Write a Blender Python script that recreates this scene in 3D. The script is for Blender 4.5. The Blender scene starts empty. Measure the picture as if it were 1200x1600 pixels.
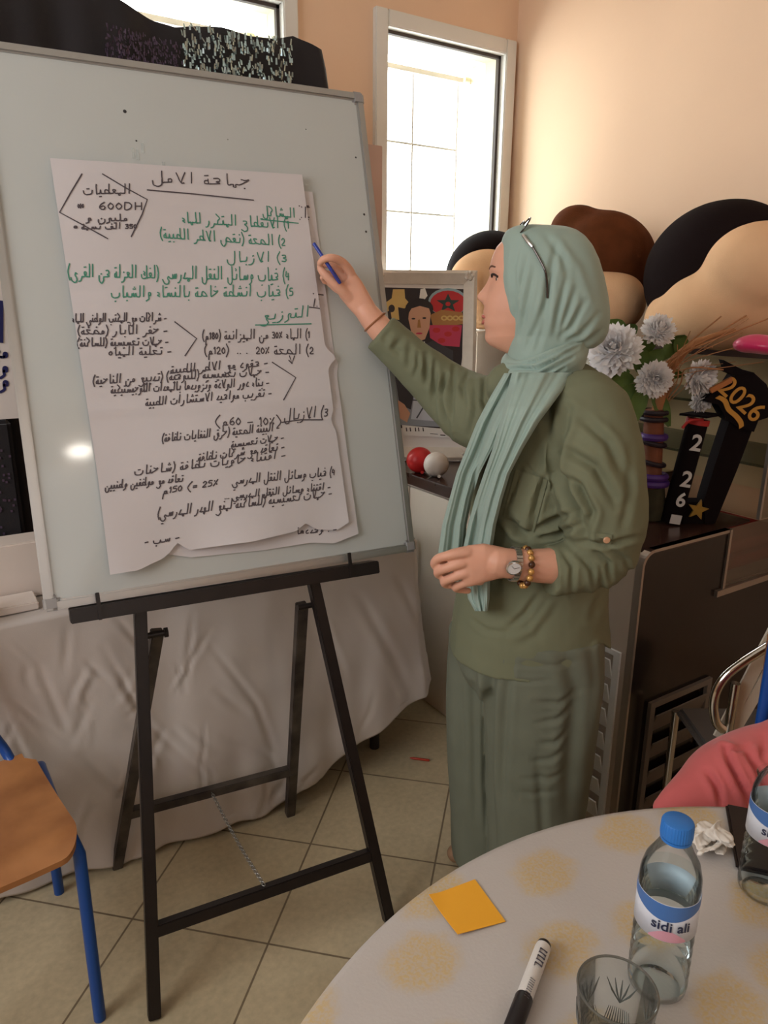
import bpy, bmesh, math, random
import numpy as np
from math import sin, cos, pi, radians, sqrt, atan2
from mathutils import Vector, Matrix, noise
random.seed(7)
SC = bpy.context.scene
COL = SC.collection

# ------------------------------------------------------------------ camera, world, lights, exposure
FPX, PITCH, ROLL, YAW, CAMH = 1150.0, radians(16), 0.007, radians(33), 1.48
FW = Vector((sin(YAW)*cos(PITCH), cos(YAW)*cos(PITCH), -sin(PITCH)))
RT0 = Vector((cos(YAW), -sin(YAW), 0))
UP0 = RT0.cross(FW)
RT = RT0*cos(ROLL) + UP0*sin(ROLL)
UP = -RT0*sin(ROLL) + UP0*cos(ROLL)
CP = Vector((0, 0, CAMH))
DV = Vector((sin(YAW), cos(YAW), 0))          # horizontal viewing direction
LV = Vector((cos(YAW), -sin(YAW), 0))         # horizontal, to the right
ZV = Vector((0, 0, 1))
cam = bpy.data.cameras.new('camera')
camo = bpy.data.objects.new('camera', cam)
COL.objects.link(camo)
m = Matrix((RT, UP, -FW)).transposed().to_4x4()
m.translation = CP
camo.matrix_world = m
cam.sensor_fit = 'AUTO'
cam.sensor_width = 36
cam.lens = FPX/1600*36
cam.clip_start = 0.02
SC.camera = camo

SC.view_settings.view_transform = 'Standard'
SC.view_settings.look = 'None'
SC.view_settings.gamma = 1
SC.view_settings.use_curve_mapping = False
SC.view_settings.exposure = 0.2
SC.cycles.max_bounces = 10
SC.cycles.transparent_max_bounces = 16
SC.cycles.caustics_reflective = False
SC.cycles.caustics_refractive = False

w = bpy.data.worlds.new('sky')
SC.world = w
w.use_nodes = True
bg = w.node_tree.nodes['Background']
bg.inputs[0].default_value = (1.0, 0.98, 0.96, 1)
bg.inputs[1].default_value = 9.0

def area_light(name, loc, aim, sx, sy, power, col):
    l = bpy.data.lights.new(name, 'AREA')
    l.shape = 'RECTANGLE'; l.size = sx; l.size_y = sy; l.energy = power; l.color = col
    o = bpy.data.objects.new(name, l)
    o.location = loc
    o.rotation_euler = (Vector(aim)-Vector(loc)).to_track_quat('-Z', 'Y').to_euler()
    COL.objects.link(o)
    return o
area_light('side_window_daylight', (-2.0, 0.9, 2.0), (2.2, 1.2, 1.5), 1.7, 1.3, 44, (0.93, 0.97, 1.0))
area_light('rear_window_daylight', (-0.3, -2.15, 1.9), (0.8, 1.6, 1.3), 1.6, 1.2, 8, (0.93, 0.97, 1.0))

# ------------------------------------------------------------------ picture measurements turned into places
def ray(x, y):
    return RT*((x-600)/FPX) - UP*((y-800)/FPX) + FW
def P(x, y, D):                                # at horizontal distance D in front of the camera
    d = ray(x, y)
    return CP + d*(D/d.dot(DV))
def PZ(x, y, z):
    d = ray(x, y)
    return CP + d*((z-CAMH)/d.z)
def PPL(x, y, p, n):
    d = ray(x, y)
    return CP + d*((Vector(p)-CP).dot(n)/d.dot(n))
def PX(x, y, v):
    d = ray(x, y); return CP + d*(v/d.x)
def PY(x, y, v):
    d = ray(x, y); return CP + d*(v/d.y)

# ------------------------------------------------------------------ materials
def lin(c):
    return tuple(((v/255)/12.92 if v/255 <= .04045 else ((v/255+.055)/1.055)**2.4) for v in c) + (1,)
def mat(name, c, rough=.6, metal=0, spec=.5, var=0, vscale=8, bump=0, bscale=200, sheen=0, c2=None, trans=0, ior=1.45, emis=0, bdist=.002, alpha=1, coat=0, sss=0):
    M = bpy.data.materials.new(name)
    M.use_nodes = True
    nt = M.node_tree
    b = nt.nodes['Principled BSDF']
    b.inputs['Base Color'].default_value = lin(c)
    b.inputs['Roughness'].default_value = rough
    b.inputs['Metallic'].default_value = metal
    b.inputs['Specular IOR Level'].default_value = spec
    b.inputs['IOR'].default_value = ior
    b.inputs['Transmission Weight'].default_value = trans
    b.inputs['Alpha'].default_value = alpha
    b.inputs['Coat Weight'].default_value = coat
    if sheen: b.inputs['Sheen Weight'].default_value = sheen
    if sss:
        b.inputs['Subsurface Weight'].default_value = sss
        b.inputs['Subsurface Radius'].default_value = (.01, .004, .002)
    if emis:
        b.inputs['Emission Color'].default_value = lin(c)
        b.inputs['Emission Strength'].default_value = emis
    tc = nt.nodes.new('ShaderNodeTexCoord')
    if var or c2:
        n = nt.nodes.new('ShaderNodeTexNoise')
        n.inputs['Scale'].default_value = vscale
        n.inputs['Detail'].default_value = 5
        nt.links.new(tc.outputs['Object'], n.inputs['Vector'])
        mx = nt.nodes.new('ShaderNodeMix'); mx.data_type = 'RGBA'
        a = lin(c)
        d = lin(c2) if c2 else tuple(v*(1-var) for v in a[:3]) + (1,)
        mx.inputs[6].default_value = a
        mx.inputs[7].default_value = d
        rmp = nt.nodes.new('ShaderNodeMapRange')
        rmp.inputs[1].default_value = .35; rmp.inputs[2].default_value = .65
        nt.links.new(n.outputs[0], rmp.inputs[0])
        nt.links.new(rmp.outputs[0], mx.inputs[0])
        nt.links.new(mx.outputs[2], b.inputs['Base Color'])
    if bump:
        n = nt.nodes.new('ShaderNodeTexNoise')
        n.inputs['Scale'].default_value = bscale
        n.inputs['Detail'].default_value = 3
        nt.links.new(tc.outputs['Object'], n.inputs['Vector'])
        bp = nt.nodes.new('ShaderNodeBump')
        bp.inputs['Strength'].default_value = bump
        bp.inputs['Distance'].default_value = bdist
        nt.links.new(n.outputs[0], bp.inputs['Height'])
        nt.links.new(bp.outputs[0], b.inputs['Normal'])
    return M
def glassmat(name, c, alpha, rough=.03):
    """thin clear sheet: mostly lets light straight through, plus a sharp reflection"""
    M = bpy.data.materials.new(name); M.use_nodes = True
    nt = M.node_tree; nt.nodes.clear()
    o = nt.nodes.new('ShaderNodeOutputMaterial')
    t = nt.nodes.new('ShaderNodeBsdfTransparent'); t.inputs[0].default_value = lin(c)
    g = nt.nodes.new('ShaderNodeBsdfGlossy'); g.inputs['Roughness'].default_value = rough
    f = nt.nodes.new('ShaderNodeLayerWeight'); f.inputs['Blend'].default_value = alpha
    mr = nt.nodes.new('ShaderNodeMath'); mr.operation = 'MULTIPLY'; mr.inputs[1].default_value = .8
    mx = nt.nodes.new('ShaderNodeMixShader')
    nt.links.new(f.outputs['Fresnel'], mr.inputs[0])
    nt.links.new(mr.outputs[0], mx.inputs[0])
    nt.links.new(t.outputs[0], mx.inputs[1]); nt.links.new(g.outputs[0], mx.inputs[2])
    nt.links.new(mx.outputs[0], o.inputs[0])
    return M

# ------------------------------------------------------------------ mesh helpers
class MB:
    def __init__(s): s.v = []; s.f = []; s.mi = []; s.cur = 0
    def add(s, vs, fs):
        o = len(s.v); s.v += [Vector(q) for q in vs]
        for f in fs: s.f.append(tuple(i+o for i in f)); s.mi.append(s.cur)
        return s
    def box(s, c, size, rot=None):
        a, b, d = [q/2 for q in size]
        vs = [Vector((x, y, z)) for x in (-a, a) for y in (-b, b) for z in (-d, d)]
        if rot is not None: vs = [rot @ q for q in vs]
        vs = [q+Vector(c) for q in vs]
        return s.add(vs, [(0,1,3,2),(4,6,7,5),(0,4,5,1),(2,3,7,6),(0,2,6,4),(1,5,7,3)])
    def span(s, lo, hi):
        lo = Vector(lo); hi = Vector(hi)
        return s.box((lo+hi)/2, hi-lo)
    def beam(s, a, b, wx, wy, side=None):
        """square bar from a to b; side = direction of width wx"""
        a = Vector(a); b = Vector(b); z = (b-a).normalized()
        x = Vector(side) if side is not None else (Vector((0,0,1)).cross(z) if abs(z.z) < .95 else Vector((1,0,0)))
        x = (x - z*x.dot(z)).normalized(); y = z.cross(x)
        r = Matrix((x, y, z)).transposed()
        return s.box((a+b)/2, (wx, wy, (b-a).length), r)
    def loft(s, rings, cap=True, closed=True):
        n = len(rings[0]); vs = [q for r in rings for q in r]; fs = []
        for i in range(len(rings)-1):
            for j in range(n if closed else n-1):
                k = (j+1) % n
                fs.append((i*n+j, i*n+k, (i+1)*n+k, (i+1)*n+j))
        if cap and closed:
            fs.append(tuple(range(n-1, -1, -1)))
            fs.append(tuple((len(rings)-1)*n+j for j in range(n)))
        return s.add(vs, fs)
    def tube(s, path, r, n=12, cap=True, flat=1.0, closed=False, round_ends=False, ref=None):
        path = [Vector(p) for p in path]
        N = len(path)
        rr = r if isinstance(r, (list, tuple)) else [r]*N
        T = []
        for i in range(N):
            if closed: t = path[(i+1) % N]-path[i-1]
            else: t = path[min(i+1, N-1)]-path[max(i-1, 0)]
            T.append(t.normalized() if t.length > 1e-9 else Vector((0,0,1)))
        x = Vector(ref) if ref is not None else Vector((0,0,1))
        if abs(x.dot(T[0])) > .95: x = Vector((1,0,0))
        x = (x - T[0]*x.dot(T[0])).normalized()
        rings = []
        for i in range(N):
            x = x - T[i]*x.dot(T[i])
            x.normalize(); y = T[i].cross(x)
            rings.append([path[i] + x*(rr[i]*cos(2*pi*j/n)) + y*(rr[i]*flat*sin(2*pi*j/n)) for j in range(n)])
        if round_ends:
            def dome(c, t, ring):
                out = []
                for a in (30, 60, 80):
                    out.append([c + (q-c)*cos(radians(a)) + t*((ring[0]-c).length*sin(radians(a))) for q in ring])
                return out
            st = dome(path[0], -T[0], rings[0])[::-1]
            en = dome(path[-1], T[-1], rings[-1])
            rings = st+rings+en
        if closed: rings.append(rings[0])
        return s.loft(rings, cap and not closed)
    def lathe(s, prof, c, n=32, axis=ZV, cap=False):
        c = Vector(c); axis = Vector(axis).normalized()
        x = Vector((1,0,0)) if abs(axis.x) < .9 else Vector((0,1,0))
        x = (x-axis*x.dot(axis)).normalized(); y = axis.cross(x)
        return s.loft([[c + axis*h + x*(r*cos(2*pi*j/n)) + y*(r*sin(2*pi*j/n)) for j in range(n)] for r, h in prof], cap)
    def ball(s, c, r, n=20, m=12, sc=(1,1,1), rot=None):
        c = Vector(c); rings = []
        for i in range(m+1):
            a = -pi/2 + pi*i/m
            a = max(-pi/2+.02, min(pi/2-.02, a))
            ring = [Vector((cos(a)*cos(2*pi*j/n)*r*sc[0], cos(a)*sin(2*pi*j/n)*r*sc[1], sin(a)*r*sc[2])) for j in range(n)]
            if rot is not None: ring = [rot @ q for q in ring]
            rings.append([c+q for q in ring])
        return s.loft(rings)
    def prism(s, poly, off):
        """poly: coplanar points; off: extrusion vector"""
        n = len(poly); off = Vector(off)
        vs = [Vector(p) for p in poly]+[Vector(p)+off for p in poly]
        fs = [tuple(range(n-1, -1, -1)), tuple(range(n, 2*n))]+[(i, (i+1) % n, n+(i+1) % n, n+i) for i in range(n)]
        return s.add(vs, fs)

def setprops(o, label=None, cat=None, group=None, kind=None):
    if label: o['label'] = label
    if cat: o['category'] = cat
    if group: o['group'] = group
    if kind: o['kind'] = kind
    return o
def link(name, me, mats, parent):
    o = bpy.data.objects.new(name, me)
    COL.objects.link(o)
    for M in (mats if isinstance(mats, (list, tuple)) else [mats]): me.materials.append(M)
    if parent is not None:
        o.parent = parent
        if parent.type == 'EMPTY':
            o.matrix_parent_inverse = (Matrix.Translation(parent.location) @ parent.rotation_euler.to_matrix().to_4x4()).inverted()
    return o
def build(name, mb, mats, parent=None, smooth=True, bevel=0, angle=40):
    me = bpy.data.meshes.new(name)
    me.from_pydata([tuple(v) for v in mb.v], [], mb.f)
    me.polygons.foreach_set('material_index', mb.mi)
    bm = bmesh.new(); bm.from_mesh(me)
    bmesh.ops.recalc_face_normals(bm, faces=bm.faces)
    if bevel:
        es = [e for e in bm.edges if len(e.link_faces) == 2 and e.calc_face_angle(0) > radians(50)]
        bmesh.ops.bevel(bm, geom=es, offset=bevel, segments=2, affect='EDGES', clamp_overlap=True)
    if smooth:
        for f in bm.faces: f.smooth = True
        for e in bm.edges:
            if len(e.link_faces) == 2 and e.calc_face_angle(0) > radians(angle): e.smooth = False
    bm.to_mesh(me); bm.free()
    return link(name, me, mats, parent)
def root(name, loc, label, cat, group=None):
    o = bpy.data.objects.new(name, None)
    o.empty_display_size = .05
    o.location = loc
    COL.objects.link(o)
    return setprops(o, label, cat, group)
def evaluated(o):
    dg = bpy.context.evaluated_depsgraph_get()
    return bpy.data.meshes.new_from_object(o.evaluated_get(dg))
def fuse(name, mb, M, parent, voxel=.005, smooth=6, fn=None):
    """one continuous surface from overlapping solids; fn(co, no) -> offset along the normal"""
    me = bpy.data.meshes.new(name)
    me.from_pydata([tuple(v) for v in mb.v], [], mb.f)
    bm = bmesh.new(); bm.from_mesh(me)
    bmesh.ops.recalc_face_normals(bm, faces=bm.faces)
    bm.to_mesh(me); bm.free()
    o = bpy.data.objects.new('tmp', me); COL.objects.link(o)
    r = o.modifiers.new('r', 'REMESH'); r.mode = 'VOXEL'; r.voxel_size = voxel
    if smooth:
        sm = o.modifiers.new('s', 'SMOOTH'); sm.factor = .5; sm.iterations = smooth
    bpy.context.view_layer.update()
    m2 = evaluated(o)
    bpy.data.objects.remove(o)
    m2.name = name
    if fn is not None: displace(m2, fn)
    m2.polygons.foreach_set('use_smooth', [True]*len(m2.polygons))
    return link(name, m2, M, parent)
def displace(me, fn):
    n = len(me.vertices)
    co = np.empty(n*3); me.vertices.foreach_get('co', co); co = co.reshape(-1, 3)
    no = np.empty(n*3); me.vertex_normals.foreach_get('vector', no); no = no.reshape(-1, 3)
    d = fn(co, no)
    co = co + (no*d[:, None] if d.ndim == 1 else d)
    me.vertices.foreach_set('co', co.ravel())
    me.update()
def nz(co, scale, seed=0):
    """cheap smooth noise from summed sines"""
    rs = np.random.RandomState(seed)
    out = np.zeros(len(co))
    for k in range(7):
        d = rs.normal(size=3); d /= np.linalg.norm(d)
        out += np.sin(co@d*scale*(.6+.8*rs.rand())+rs.rand()*6.28)
    return out/3.5
def px_of(co):
    v = co - np.array(CP)
    dz = v@np.array(FW)
    return 600+FPX*(v@np.array(RT))/dz, 800-FPX*(v@np.array(UP))/dz
def creases(co, no, lines, side=None):
    """folds of cloth: each line = points [(x, y)...], half-width, depth (>0 a groove, <0 a ridge), measured across the view"""
    x, y = px_of(co)
    fac = np.clip(-(no@np.array(DV))*1.5+.3, 0, 1)
    out = np.zeros(len(co))
    for pts, wd, dp in lines:
        best = np.full(len(co), 1e9); tt = np.zeros(len(co))
        L = len(pts)-1
        for i in range(L):
            ax, ay = pts[i]; bx, by = pts[i+1]
            dx, dy = bx-ax, by-ay
            t = np.clip(((x-ax)*dx+(y-ay)*dy)/(dx*dx+dy*dy), 0, 1)
            d = np.hypot(x-ax-t*dx, y-ay-t*dy)
            up = d < best
            best = np.where(up, d, best); tt = np.where(up, (i+t)/L, tt)
        taper = np.sin(np.clip(tt, .03, .97)*pi)**.6
        g = np.exp(-(best/wd)**2) - .45*np.exp(-((best-2.0*wd)/wd)**2)
        out -= dp*g*taper
    return out*fac
def smooth_path(pts, k=6, closed=False):
    pts = [Vector(p) for p in pts]; n = len(pts); out = []
    for i in range(n if closed else n-1):
        if closed: a, b, c, d = pts[i-1], pts[i], pts[(i+1) % n], pts[(i+2) % n]
        else: a, b, c, d = pts[max(i-1, 0)], pts[i], pts[i+1], pts[min(i+2, n-1)]
        for j in range(k):
            t = j/k
            out.append(.5*((2*b)+(c-a)*t+(2*a-5*b+4*c-d)*t*t+(3*b-3*c+d-a)*t**3))
    if not closed: out.append(pts[-1])
    return out
def interp(v, k):
    out = []
    for i in range(len(v)-1):
        for j in range(k): out.append(v[i]+(v[i+1]-v[i])*j/k)
    out.append(v[-1])
    return out
def ell(c, a, b, ax=LV, ay=DV, n=40, p=2.0):
    c = Vector(c); out = []
    for j in range(n):
        t = 2*pi*j/n; ct, st = cos(t), sin(t)
        out.append(c + ax*(a*math.copysign(abs(ct)**(2/p), ct)) + ay*(b*math.copysign(abs(st)**(2/p), st)))
    return out

# ------------------------------------------------------------------ the room
M_wall = mat('peach_paint', (236, 201, 170), .75, var=.05, vscale=1.5, bump=.15, bscale=60)
M_white = mat('white_paint', (225, 222, 215), .5)
M_cream = mat('cream_reveal', (232, 222, 195), .6)
M_ceil = mat('ceiling_paint', (225, 220, 210), .8)
M_pane = glassmat('window_glass', (245, 250, 250), .12)
M_grille = mat('grille_paint', (240, 228, 226), .5)
YB, XR, XL, YF, ZC = 2.65, 2.37, -2.1, -2.3, 3.0

def tilemat():
    M = bpy.data.materials.new('floor_tile'); M.use_nodes = True
    nt = M.node_tree; b = nt.nodes['Principled BSDF']
    tc = nt.nodes.new('ShaderNodeTexCoord')
    mp = nt.nodes.new('ShaderNodeMapping')
    mp.inputs['Rotation'].default_value = (0, 0, radians(44.5))
    nt.links.new(tc.outputs['Object'], mp.inputs[0])
    br = nt.nodes.new('ShaderNodeTexBrick')
    br.offset = 0; br.squash = 1
    br.inputs['Color1'].default_value = lin((196, 180, 148))
    br.inputs['Color2'].default_value = lin((186, 170, 138))
    br.inputs['Mortar'].default_value = lin((120, 104, 82))
    br.inputs['Scale'].default_value = 1
    br.inputs['Mortar Size'].default_value = .0028
    br.inputs['Mortar Smooth'].default_value = .2
    br.inputs['Brick Width'].default_value = .355
    br.inputs['Row Height'].default_value = .345
    nt.links.new(mp.outputs[0], br.inputs['Vector'])
    n = nt.nodes.new('ShaderNodeTexNoise'); n.inputs['Scale'].default_value = 60; n.inputs['Detail'].default_value = 6
    nt.links.new(tc.outputs['Object'], n.inputs['Vector'])
    n2 = nt.nodes.new('ShaderNodeTexNoise'); n2.inputs['Scale'].default_value = 5; n2.inputs['Detail'].default_value = 4
    nt.links.new(tc.outputs['Object'], n2.inputs['Vector'])
    ad = nt.nodes.new('ShaderNodeMath'); ad.operation = 'ADD'
    nt.links.new(n.outputs[0], ad.inputs[0]); nt.links.new(n2.outputs[0], ad.inputs[1])
    mr = nt.nodes.new('ShaderNodeMapRange'); mr.inputs[1].default_value = .7; mr.inputs[2].default_value = 1.3
    mr.inputs[3].default_value = .8; mr.inputs[4].default_value = 1.08
    nt.links.new(ad.outputs[0], mr.inputs[0])
    mx = nt.nodes.new('ShaderNodeMix'); mx.data_type = 'RGBA'; mx.blend_type = 'MULTIPLY'; mx.inputs[0].default_value = 1
    cb = nt.nodes.new('ShaderNodeCombineColor')
    for i in range(3): nt.links.new(mr.outputs[0], cb.inputs[i])
    nt.links.new(br.outputs[0], mx.inputs[6]); nt.links.new(cb.outputs[0], mx.inputs[7])
    nt.links.new(mx.outputs[2], b.inputs['Base Color'])
    b.inputs['Roughness'].default_value = .38
    return M, mp
M_floor, mp_floor = tilemat()
# the joints pass through da = 1.325 and db = -0.545
mp_floor.inputs['Location'].default_value = (.545, -1.325, 0)
T45 = radians(44.5)

def structure(name, mb, M, parent=None, **k):
    o = build(name, mb, M, parent, smooth=False, **k)
    if parent is None: o['kind'] = 'structure'
    return o
# floor object: rotated so that its own axes run along the tile joints
fl = MB()
def rotfloor(x, y, z):
    return Vector((x, y, z))
fl.span((XL-.2, YF-.2, -.08), (XR+.25, YB+.25, 0))
floor = structure('floor', fl, M_floor)

W1 = (0.72, 1.29, 1.0, 2.47)      # x0, x1, z0, z1 of the openings
W2 = (1.705, 2.305, 1.0, 2.475)
wb = MB()
t = .24
wb.span((XL-.2, YB, 0), (W1[0], YB+t, ZC))
wb.span((W1[0], YB, 0), (W1[1], YB+t, W1[2]))
wb.span((W1[0], YB, W1[3]), (W1[1], YB+t, ZC))
wb.span((W1[1], YB, 0), (W2[0], YB+t, ZC))
wb.span((W2[0], YB, 0), (W2[1], YB+t, W2[2]))
wb.span((W2[0], YB, W2[3]), (W2[1], YB+t, ZC))
wb.span((W2[1], YB, 0), (XR+.25, YB+t, ZC))
structure('wall_back', wb, M_wall)
structure('wall_right', MB().span((XR, YF-.2, 0), (XR+.2, YB, ZC)), M_wall)
structure('wall_left', MB().span((XL-.2, YF-.2, 0), (XL, YB, ZC)), M_wall)
structure('wall_front', MB().span((XL, YF-.2, 0), (XR, YF, ZC)), M_wall)
structure('ceiling', MB().span((XL-.2, YF-.2, ZC), (XR+.25, YB+.25, ZC+.1)), M_ceil)

def window(name, W):
    x0, x1, z0, z1 = W
    r = bpy.data.objects.new(name, None); r.location = ((x0+x1)/2, YB, z0); COL.objects.link(r); r['kind'] = 'structure'
    f = MB(); e = .048
    y0, y1 = YB-.022, YB+.03
    f.span((x0-e, y0, z0-e), (x0+.008, y1, z1+e)); f.span((x1-.008, y0, z0-e), (x1+e, y1, z1+e))
    f.span((x0+.008, y0, z1-.008), (x1-.008, y1, z1+e)); f.span((x0+.008, y0, z0-e), (x1-.008, y1, z0+.008))
    build('window_frame', f, M_white, r, bevel=.004)
    g = MB(); g.span((x0+.008, YB+.031, z0+.008), (x0+.014, YB+t-.002, z1-.008)); g.span((x1-.014, YB+.031, z0+.008), (x1-.008, YB+t-.002, z1-.008))
    g.span((x0+.014, YB+.031, z1-.014), (x1-.014, YB+t-.002, z1-.008)); g.span((x0+.014, YB+.031, z0+.008), (x1-.014, YB+t-.002, z0+.014))
    build('reveal', g, M_cream, r, smooth=False)
    s = MB(); s.span((x1-.02, YB+.012, z0+.02), (x1-.0085, YB+.03, z1-.0085)); s.span((x0+.0085, YB+.012, z1-.02), (x1-.0085, YB+.03, z1-.0085))
    build('rubber_seal', s, mat('dark_seal', (70, 60, 55), .7), r, smooth=False)
    build('pane', MB().span((x0+.014, YB+.1, z0+.014), (x1-.014, YB+.104, z1-.014)), M_pane, r, smooth=False)
    b = MB(); yb = YB+t-.03
    fx0, fx1 = x0+.02, x1-.075
    for i in range(3):
        x = fx0+(fx1-fx0)*(i+.1)/2.1
        b.span((x-.004, yb, z0+.02), (x+.004, yb+.008, z1-.06))
    for i in range(6):
        z = z0+.03+(z1-.1-z0)*i/5
        b.span((fx0, yb+.002, z-.004), (fx1, yb+.010, z+.004))
    b.span((fx0, yb-.01, z1-.075), (x1-.014, yb+.02, z1-.055))
    build('grille', b, M_grille, r, smooth=False)
    k = MB()
    k.tube([(x1-.06, yb-.02, z1-.065), (x1-.03, yb-.02, z1-.065)], .012, 10); 
    build('latch', k, M_cream, r)
    return r
window('window_1', W1)
window('window_2', W2)

# oval lamp on the wall behind the viewer: it is what shines in the whiteboard
lr = root('wall_lamp', (.21, YF, 2.62), 'small oval white wall lamp high on the wall facing the whiteboard', 'lamp')
b = MB(); b.ball((.21, YF+.03, 2.62), .1, sc=(1.0, .28, .55)); build('lamp_base', b, M_white, lr)
b = MB(); b.ball((.21, YF+.055, 2.62), .085, sc=(1.0, .5, .5)); build('diffuser', b, mat('lit_glass', (255, 246, 232), .4, emis=60), lr)

# ------------------------------------------------------------------ easel, whiteboard, flip-chart sheets
EA = PZ(243, 1598, 0); EB = PZ(612, 1445, 0)
EU = (EB-EA).normalized(); EH = Vector((-EU.y, EU.x, 0)); EK = .28
EN = (-EH + Vector((0, 0, EK))).normalized()           # out of the board towards the room
ET = (EH*EK + ZV).normalized()                         # up along the board
EO = EA.copy()
def E(s, t, n=0): return EO + EU*s + ET*t + EN*n
def EP(x, y, n=0):                                     # picture measurement on the board's plane
    return PPL(x, y, EO + EN*n, EN)
def ST(x, y, n=0):
    q = EP(x, y, n)-EO
    return q.dot(EU), q.dot(ET)
M_black = mat('black_steel_paint', (30, 24, 24), .38, var=.3, vscale=30)
M_worn = mat('worn_black_steel', (42, 34, 31), .55, c2=(84, 76, 68), vscale=12)
ea = root('easel', EO, 'black steel easel with a low A-shaped stand carrying the whiteboard', 'easel')
bw = .026
n0 = -.014
lt = [ST(219, 945)[0], ST(491, 900)[0]]
legs_b = [E(0, 0, n0), EO + EU*((EB-EO).dot(EU)) + EN*n0]
bar_t = .888
for i in (0, 1):
    d = .013*EN.z
    a = legs_b[i].copy(); a -= (E(0, 1)-E(0, 0)).normalized()*0; a.z = .001
    build('leg', MB().beam(a, E(lt[i], bar_t-.014, n0), bw, bw, EU), M_black, ea, smooth=False, bevel=.002)
# rear legs
rb = [PZ(183, 1354, 0), PZ(453, 1272, 0)]
for i in (0, 1):
    a = Vector((rb[i].x, rb[i].y, .001))
    top = E(lt[i]+(.033 if i == 0 else -.026), bar_t-.07, n0-.024)
    build('leg', MB().beam(a, top, bw, bw, EU), M_worn, ea, smooth=False, bevel=.002)
    h = MB(); c = E(lt[i]+(.02 if i == 0 else -.012), bar_t-.075, n0-.016)
    h.tube([c-EU*.028, c+EU*.028], .007, 10); h.tube([c+EU*.026, c+EU*.034], .012, 6)
    build('hinge', h, M_black, ea)
ledge = build('ledge_bar', MB().beam(E(-.062, bar_t+.002, .012), E(.632, bar_t-.004, .012), .03, .05, ET), M_black, ea, smooth=False, bevel=.002)
for px in (152, 546):
    s, tt = ST(px, 930 if px < 300 else 876, .035)
    k = MB().beam(E(s, bar_t-.014, .038), E(s, bar_t+.042, .038), .008, .006, EU)
    build('peg', k, M_black, ledge, smooth=False, bevel=.001)
s0, t0 = ST(247, 1452); s1, t1 = ST(578, 1350)
lb = MB().beam(E(s0-.008, .187, n0), E(s1+.008, .182, n0), bw, bw, ET)
build('lower_bar', lb, M_black, ea, smooth=False, bevel=.002)
ra = rb[0]+(E(lt[0]+.033, bar_t-.07, n0-.024)-rb[0])*.262; rbb = rb[1]+(E(lt[1]-.026, bar_t-.07, n0-.024)-rb[1])*.25
build('rear_bar', MB().beam(ra, rbb, bw*.95, bw*.95, ZV), M_worn, ea, smooth=False, bevel=.002)
ch = MB(); c0 = ra.lerp(rbb, .48)+Vector((0, -.014, .006)); c1 = E((s0+s1)/2-.01, .187+.013, n0)
N = 46
for i in range(N):
    q = c0.lerp(c1, (i+.5)/N); q.z -= .012*sin(pi*(i+.5)/N)
    d = (c1-c0).normalized(); sd = EU if i % 2 else ZV.cross(EU)
    ring = [q + d*(.0075*cos(a*pi/4)) + sd*(.0038*sin(a*pi/4)) for a in range(8)]
    ch.tube(ring, .0011, 5, closed=True)
build('chain', ch, mat('chain_steel', (150, 148, 142), .35, .8), ea)

M_board = mat('whiteboard_enamel', (190, 194, 192), .07, spec=.35, var=.03, vscale=2)
M_alu = mat('brushed_aluminium', (178, 178, 176), .35, .75)
M_plast = mat('grey_plastic_corner', (150, 148, 148), .5)
BS0, BS1, BT0, BT1 = -.106, .745, .907, 2.04
wbr = root('whiteboard', E(.32, BT0, .01), 'portrait whiteboard with aluminium frame standing on the black easel', 'whiteboard')
def bbox(s0, s1, t0, t1, n0, n1):
    m_ = MB(); r = Matrix((EU, ET, EN)).transposed()
    m_.box(E((s0+s1)/2, (t0+t1)/2, (n0+n1)/2), (s1-s0, t1-t0, n1-n0), r); return m_
build('panel', bbox(BS0+.008, BS1-.008, BT0+.008, BT1-.008, .002, .016), M_board, wbr, smooth=False)
f = MB(); e = .02
for a in ((BS0, BS0+e, BT0, BT1), (BS1-e, BS1, BT0, BT1), (BS0+e, BS1-e, BT0, BT0+e), (BS0+e, BS1-e, BT1-e, BT1)):
    q = bbox(*a, .0, .0215); f.add(q.v, q.f)
build('frame', f, M_alu, wbr, bevel=.004)
for s_, t_ in ((BS0, BT0), (BS1, BT0), (BS0, BT1), (BS1, BT1)):
    cx = s_+(.014 if s_ == BS0 else -.014); cy = t_+(.014 if t_ == BT0 else -.014)
    build('corner_cap', bbox(cx-.016, cx+.016, cy-.016, cy+.016, -.001, .0235), M_plast, wbr, bevel=.006)
M_dry = mat('dry_ink', (50, 48, 50), .6)
for (x, y, r) in ((195, 174, .004), (213, 220, .002), (556, 246, .0025), (569, 335, .003), (572, 362, .003), (478, 202, .0015), (84, 930, .002), (356, 218, .0012)):
    c = EP(x, y, .0162)
    build('ink_speck', MB().lathe([(.0001, .0004), (r*.7, .0004), (r, 0)], c, 8, EN), M_dry, wbr)
# small label strips and clear tape where the sheet hangs
M_tape = mat('tape_film', (215, 222, 220), .15, alpha=.45)
for (x, y) in ((207, 240), (214, 243), (255, 262), (222, 232)):
    build('clear_tape', MB().beam(EP(x, y-9, .0164), EP(x+2, y+7, .0164), .006, .0006, EU), M_tape, wbr, smooth=False)

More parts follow.
